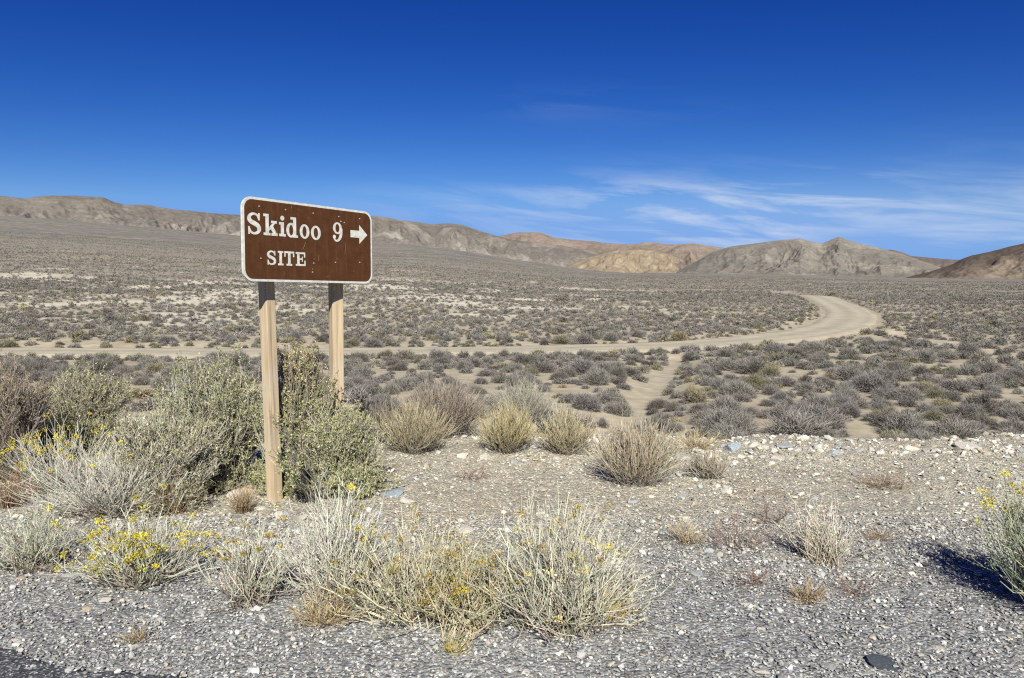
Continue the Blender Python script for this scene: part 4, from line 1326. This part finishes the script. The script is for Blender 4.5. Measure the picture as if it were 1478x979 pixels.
# ------------------------------------------------------------------ sagebrush of the plain
def sage_mesh(seed, n, width, tone, tip, woody=0, lumps=6):
    """a low twiggy dome of radius about 0.5 and height about 0.55"""
    r = np.random.default_rng(seed)
    s = Soup()
    nl = r.integers(3, 6)
    ca = r.uniform(0, 6.283) + np.arange(nl) * 6.283 / nl + r.normal(size=nl) * .35
    cr = r.uniform(.12, .30, nl); cr[0] *= .3
    cen = np.stack([cr * np.cos(ca), cr * np.sin(ca), np.full(nl, .02)], -1)
    rad_l = r.uniform(.20, .31, nl); hgt = r.uniform(.30, .56, nl); hgt[0] = .54
    w = rad_l ** 2; pick = r.choice(nl, n, p=w / w.sum())
    D = unit(r.normal(size=(n, 3)) * np.array([1, 1, .9]) + np.array([0, 0, .40]))
    D[:, 2] = np.abs(D[:, 2])
    rad = 1 + .13 * r.normal(size=n)
    sc3 = np.stack([rad_l[pick], rad_l[pick], hgt[pick]], -1)
    T = cen[pick] + D * sc3 * rad[:, None]
    k = r.uniform(.45, .85, n)[:, None]
    B = cen[pick] * .8 + (T - cen[pick]) * k + r.normal(size=(n, 3)) * .025
    B[:, 2] = np.maximum(B[:, 2], .01)
    ln = np.linalg.norm(T - B, axis=1) * r.uniform(.8, 1.3, n)
    D2 = unit(T - B) + .55 * r.normal(size=(n, 3)) + np.array([0, 0, .30])
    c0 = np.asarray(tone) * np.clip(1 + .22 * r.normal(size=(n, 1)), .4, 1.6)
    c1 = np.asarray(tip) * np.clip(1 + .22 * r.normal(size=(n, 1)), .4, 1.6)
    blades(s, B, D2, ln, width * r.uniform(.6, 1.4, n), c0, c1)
    if woody:
        T2 = unit(r.normal(size=(woody, 3)) + np.array([0, 0, .35])); T2[:, 2] = np.abs(T2[:, 2])
        E2 = T2 * np.array([.48, .48, .46]) * r.uniform(.8, 1.12, (woody, 1))
        t = np.linspace(0, 1, 5)[None, :, None]
        P = E2[:, None] * t + np.cumsum(r.normal(size=(woody, 5, 3)), 1) * .014
        P[:, :, 2] = np.maximum(P[:, :, 2], .0); P[:, 0] = [0, 0, -.03]
        tube_set(s, P, .008, .003, (.10, .085, .075), (.24, .215, .20))
    return s


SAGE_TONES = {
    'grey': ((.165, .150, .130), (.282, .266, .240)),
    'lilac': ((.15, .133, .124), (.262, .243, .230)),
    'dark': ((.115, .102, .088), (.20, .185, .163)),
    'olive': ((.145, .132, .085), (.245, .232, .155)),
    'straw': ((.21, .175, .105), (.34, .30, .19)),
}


def build_sagebrush():
    r = np.random.default_rng(23)
    X, Y = [], []
    # jittered candidates thinned by distance and by the bare places
    for (d0, d1, n) in ((8, 34, 3900), (34, 75, 9000), (75, 160, 27000), (160, 300, 42000), (300, 560, 62000)):
        d = np.sqrt(r.uniform(d0 ** 2, d1 ** 2, n)); a = np.radians(r.uniform(-43, 43, n))
        X.append(d * np.sin(a)); Y.append(d * np.cos(a))
    X = np.concatenate(X); Y = np.concatenate(Y)
    d = np.hypot(X, Y); az = np.degrees(np.arctan2(X, Y))
    size = np.clip(r.lognormal(-.56, .38, len(X)), .28, 1.25)
    # left half nearer zone and far zones have taller plants
    clump = fbm(X / 3.5, Y / 3.5, 71, 3)
    dens = .84 + .95 * clump
    dens -= .55 * pale_mask(X, Y)
    dens = np.where(d > 120, np.maximum(dens, 1.0 - .6 * pale_mask(X, Y)), dens)
    ok = r.uniform(0, 1, len(X)) < dens
    ok &= (Y - lip_y(X) > 1.5)
    near = d < 230
    rd = np.full(len(X), 99.0); rd[near] = road_frame(X[near], Y[near])
    ok &= rd > ROAD_HW + .55 + .35 * size
    gd = np.full(len(X), 99.0); gz = (d < 50); gd[gz] = seg_dist(X[gz], Y[gz], GULLY)
    ok &= gd > .22 + .25 * size + .25 * clump
    td = np.full(len(X), 99.0); tz = d < 140; td[tz] = seg_dist(X[tz], Y[tz], TRACK)
    ok &= td > .45 + .3 * size + .25 * clump
    X, Y, size, d, az, rd = [v[ok] for v in (X, Y, size, d, az, rd)]
    # keep plants from growing into each other in the nearer zone
    order = np.argsort(d)
    keep = []
    grid = {}
    for i in order:
        if d[i] > 110:
            keep.append(i); continue
        gx, gy = int(X[i] // 1.5), int(Y[i] // 1.5)
        bad = False
        for ax in (gx - 1, gx, gx + 1):
            for ay in (gy - 1, gy, gy + 1):
                for j in grid.get((ax, ay), ()):
                    if math.hypot(X[i] - X[j], Y[i] - Y[j]) < .36 * (size[i] + size[j]):
                        bad = True; break
                if bad: break
            if bad: break
        if bad: continue
        grid.setdefault((gx, gy), []).append(i); keep.append(i)
    keep = np.array(keep)
    X, Y, size, d, az, rd = [v[keep] for v in (X, Y, size, d, az, rd)]
    Z = terrain_z(X, Y)
    n = len(X)
    tn = fbm(X / 12, Y / 12, 81, 3)
    u = r.uniform(0, 1, n)
    tone = np.where(u < .39, 'grey', np.where(u < .68, 'lilac', np.where(u < .90, 'dark', np.where(u < .975, 'olive', 'straw'))))
    tone = np.where((rd < ROAD_HW + 2.2) & (r.uniform(0, 1, n) < .28), 'olive', tone)
    tone = np.where((d > 30) & (az < -6) & (r.uniform(0, 1, n) < .05), 'olive', tone)
    # ---- the 300 that show largest become things of their own
    px = CX + F * X / Y; zz = Y
    vis = (px > -10) & (px < 1488) & (Y > 8)
    pyy = np.array([proj((X[i], Y[i], Z[i] + .2))[1] if vis[i] else 0 for i in range(n)])
    score = np.where(vis, size / np.maximum(Y, 1), 0)
    # plants hidden behind the mounds round the sign do not count
    hid = (px > 190) & (px < 545) & (pyy > 560) | (px < 190) & (pyy > 575) | (px > 560) & (px < 850) & (pyy > 590)
    score = np.where(hid, 0, score)
    top = np.argsort(-score)[:300]
    protos = {}
    for tname, (c0, c1) in SAGE_TONES.items():
        protos[tname] = []
        for k in range(5):
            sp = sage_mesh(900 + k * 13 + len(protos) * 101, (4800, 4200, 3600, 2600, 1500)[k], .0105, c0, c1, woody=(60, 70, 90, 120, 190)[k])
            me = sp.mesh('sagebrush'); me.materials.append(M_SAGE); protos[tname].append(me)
    # where each stands, in words
    depth_words = []
    cells = {}
    for i in top:
        y = Y[i]; x = px[i]
        if rd[i] < ROAD_HW + 2.0: zone = 'lining the road'
        elif d[i] < 13.5: zone = 'just below the rim'
        elif d[i] < 16.5: zone = 'second belt past rim'
        elif d[i] < 20: zone = 'third belt past rim'
        elif d[i] < 25: zone = 'halfway to the road'
        else: zone = 'last belt before road'
        if x < 190: col = 'far left'
        elif x < 372: col = 'left of near post'
        elif x < 486: col = 'between the posts'
        elif x < 690: col = 'right of the sign'
        elif x < 905: col = 'left of the gully'
        elif x < 1060: col = 'beside the gully'
        elif x < 1200: col = 'right of the gully'
        elif x < 1340: col = 'below the road bend'
        else: col = 'at the far right'
        cells.setdefault((zone, col, tone[i]), []).append(i)
    words = dict(grey='grey', lilac='lilac grey', dark='dark', olive='olive', straw='straw')
    ords = 'first second third fourth fifth sixth seventh eighth ninth tenth eleventh twelfth'.split()
    for (zone, col, tname), ids in cells.items():
        ids = sorted(ids, key=lambda i: px[i])
        for k, i in enumerate(ids):
            if len(ids) == 1: pre = f'{words[tname]} sagebrush'; 
            elif k == 0: pre = f'leftmost {words[tname]} sagebrush'
            elif k == len(ids) - 1: pre = f'rightmost {words[tname]} sagebrush'
            else: pre = f'{ords[min(k, 11)]} {words[tname]} sagebrush from the left'
            lab = f'{pre} {zone}, {col}'
            o = link('sagebrush', protos[tname][r.integers(5)])
            s = size[i]
            o.scale = (s * r.uniform(1.0, 1.35), s * r.uniform(.95, 1.2), s * r.uniform(.62, .90))
            o.rotation_euler = (0, 0, r.uniform(0, 6.283))
            o.location = (float(X[i]), float(Y[i]), float(Z[i]) - .02)
            tag(o, lab, 'shrub', 'sagebrush on the plain')
    # ---- all the rest: one mass
    rest = np.setdiff1d(np.arange(n), top)
    S = Soup()
    for (lo, hi, nb, wd, nv) in ((0, 42, 620, .030, 6), (42, 80, 240, .048, 8), (80, 160, 90, .085, 8), (160, 300, 26, .17, 8), (300, 900, 10, .30, 6)):
        sel = rest[(d[rest] >= lo) & (d[rest] < hi)]
        if not len(sel): continue
        for tname, (c0, c1) in SAGE_TONES.items():
            st = sel[tone[sel] == tname]
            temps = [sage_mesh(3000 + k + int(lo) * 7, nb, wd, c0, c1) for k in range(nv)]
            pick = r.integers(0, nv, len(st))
            for k in range(nv):
                ii = st[pick == k]
                if not len(ii): continue
                Vt = np.concatenate(temps[k].V); Ct = np.concatenate(temps[k].C); Ft = np.concatenate(temps[k].Ft)
                a = r.uniform(0, 6.283, len(ii)); ca, sa = np.cos(a)[:, None], np.sin(a)[:, None]
                sx = (size[ii] * r.uniform(.95, 1.3, len(ii)))[:, None]; sz = (size[ii] * r.uniform(.65, .92, len(ii)))[:, None]
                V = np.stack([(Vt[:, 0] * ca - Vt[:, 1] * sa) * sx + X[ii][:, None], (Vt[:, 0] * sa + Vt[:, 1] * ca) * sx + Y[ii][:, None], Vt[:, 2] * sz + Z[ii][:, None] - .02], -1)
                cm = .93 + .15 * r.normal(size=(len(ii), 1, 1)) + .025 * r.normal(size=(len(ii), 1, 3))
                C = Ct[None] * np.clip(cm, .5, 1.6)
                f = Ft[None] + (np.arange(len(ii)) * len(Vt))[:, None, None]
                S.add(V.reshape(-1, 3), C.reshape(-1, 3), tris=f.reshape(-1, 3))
    o = link('sagebrush_cover', S.mesh('sagebrush_cover'), M_SAGE)
    tag(o, 'grey sagebrush scrub spread over the far plain beyond the road', 'scrub', kind='stuff')


# ------------------------------------------------------------------ sky, sun, camera
def build_world():
    w = bpy.data.worlds.new('World'); sc.world = w; w.use_nodes = True
    nt = w.node_tree; nt.nodes.clear()
    out = N(nt, 'ShaderNodeOutputWorld'); bg = N(nt, 'ShaderNodeBackground')
    nt.links.new(bg.outputs[0], out.inputs[0])
    to_sun = -SUN_TRAVEL / np.linalg.norm(SUN_TRAVEL)
    sky = N(nt, 'ShaderNodeTexSky', sky_type='NISHITA', sun_disc=False)
    sky.sun_elevation = math.asin(to_sun[2]); sky.sun_rotation = math.atan2(to_sun[0], to_sun[1])
    sky.altitude = 1500; sky.air_density = 1.0; sky.dust_density = .25; sky.ozone_density = 3.5
    hs = N(nt, 'ShaderNodeHueSaturation', Saturation=SKY_SAT, Value=1.0); nt.links.new(sky.outputs[0], hs.inputs['Color'])
    gm = N(nt, 'ShaderNodeGamma', Gamma=SKY_GAMMA); nt.links.new(hs.outputs[0], gm.inputs[0])
    # a polarised, deep blue sky: each channel follows its own power
    sk = N(nt, 'ShaderNodeSeparateColor'); nt.links.new(gm.outputs[0], sk.inputs[0])
    ck = N(nt, 'ShaderNodeCombineColor')
    for i, (e, k) in enumerate(((1.70, .33), (1.55, .215), (1.10, .545))):
        pw = nt.nodes.new('ShaderNodeMath'); pw.operation = 'POWER'; pw.inputs[1].default_value = e; nt.links.new(sk.outputs[i], pw.inputs[0])
        ml = nt.nodes.new('ShaderNodeMath'); ml.operation = 'MULTIPLY'; ml.inputs[1].default_value = k; nt.links.new(pw.outputs[0], ml.inputs[0])
        mn = nt.nodes.new('ShaderNodeMath'); mn.operation = 'SMOOTH_MIN'; mn.inputs[1].default_value = (1.9, 4.1, 8.6)[i]; mn.inputs[2].default_value = .6; nt.links.new(ml.outputs[0], mn.inputs[0])
        nt.links.new(mn.outputs[0], ck.inputs[i])
    # thin cirrus: streaks on a high flat layer
    tc = N(nt, 'ShaderNodeTexCoord')
    sp = N(nt, 'ShaderNodeSeparateXYZ'); nt.links.new(tc.outputs['Generated'], sp.inputs[0])

    def m(op, a, b=None, c=None):
        n = nt.nodes.new('ShaderNodeMath'); n.operation = op
        for i, v in enumerate((a, b, c)):
            if v is None: continue
            if isinstance(v, (int, float)): n.inputs[i].default_value = v
            else: nt.links.new(v, n.inputs[i])
        return n.outputs[0]
    x, y, z = sp.outputs[0], sp.outputs[1], sp.outputs[2]
    zz = m('MAXIMUM', z, .012)
    az = m('ARCTAN2', x, y)                                  # bearing, right positive
    el = m('ARCTAN2', z, m('SQRT', m('ADD', m('MULTIPLY', x, x), m('MULTIPLY', y, y))))
    # slanted streak coordinates: long along the bearing, thin in elevation
    v1 = nt.nodes.new('ShaderNodeCombineXYZ'); nt.links.new(m('MULTIPLY', az, 4.2), v1.inputs[0]); nt.links.new(m('ADD', m('MULTIPLY', el, 34.0), m('MULTIPLY', az, 4.0)), v1.inputs[1])
    n1 = N(nt, 'ShaderNodeTexNoise', Scale=1.0, Detail=11.0, Roughness=.60, Distortion=.45); nt.links.new(v1.outputs[0], n1.inputs['Vector'])
    v2 = nt.nodes.new('ShaderNodeCombineXYZ'); nt.links.new(m('MULTIPLY', az, 2.1), v2.inputs[0]); nt.links.new(m('ADD', m('MULTIPLY', el, 9.0), 3.7), v2.inputs[1])
    n2 = N(nt, 'ShaderNodeTexNoise', Scale=1.5, Detail=3.0, Roughness=.5); nt.links.new(v2.outputs[0], n2.inputs['Vector'])

    def band(c, wdt, src, lo=None):
        d = m('DIVIDE', m('SUBTRACT', src, c), wdt)
        return m('POWER', 2.718, m('MULTIPLY', m('MULTIPLY', d, d), -1.0))
    # a lens of streaks to the right, low over the hills, and faint wisps higher up
    low = m('MULTIPLY', band(.085, .052, el), m('MULTIPLY', band(.38, .36, az), 1.25))
    hi = m('MULTIPLY', band(.122, .024, el), m('MULTIPLY', band(.26, .26, az), 1.15))
    wisp = m('MULTIPLY', band(.240, .020, el), m('MULTIPLY', band(.10, .14, az), .10))
    msk = m('ADD', m('ADD', low, hi), wisp)
    st = ramp(nt, n1.outputs[0], [(.45, 0.), (.59, .7), (.74, 1.)])
    st2 = ramp(nt, n2.outputs[0], [(.30, .25), (.65, 1.)])
    cl = m('MINIMUM', m('MULTIPLY', m('MULTIPLY', st, st2), m('MULTIPLY', msk, .95)), .75)
    veil = m('MULTIPLY', low, .11)
    cl = m('MINIMUM', m('ADD', cl, veil), .7)
    c = mixc(nt, cl, ck.outputs[0], CLOUD)
    nt.links.new(c, bg.inputs[0])
    bg.inputs[1].default_value = SKY_STRENGTH
    L = bpy.data.lights.new('sun', 'SUN'); L.energy = SUN_STRENGTH; L.angle = math.radians(.53); L.color = (1, .98, .87)
    o = bpy.data.objects.new('sun', L); COL.objects.link(o)
    o.rotation_euler = Vector(SUN_TRAVEL).to_track_quat('-Z', 'Y').to_euler()
    o.location = (0, -30, 40)


SKY_STRENGTH, SKY_SAT, SKY_GAMMA, SUN_STRENGTH, EXPOSURE = .056, 1.25, 1.15, 4.7, .74
CLOUD = (6.2, 7.2, 9.2)


def build_camera():
    cd = bpy.data.cameras.new('camera'); o = bpy.data.objects.new('camera', cd); COL.objects.link(o)
    cd.sensor_width = 36; cd.lens = 36 * F / 1478; cd.clip_start = .05; cd.clip_end = 30000
    o.location = EYE; o.rotation_euler = (math.pi / 2 - PITCH, 0, 0)
    sc.camera = o


sc.view_settings.view_transform = 'Standard'; sc.view_settings.look = 'None'
sc.view_settings.exposure = EXPOSURE; sc.view_settings.gamma = 1
sc.cycles.max_bounces = 6; sc.cycles.diffuse_bounces = 3
sc.cycles.use_adaptive_sampling = False
sc.cycles.use_denoising = False
sc.cycles.filter_width = 1.2

build_camera(); build_world()
build_ground(); build_roads(); build_hills();
build_sign()
build_foreground_plants();
build_rocks(); build_gravel();
build_sagebrush();
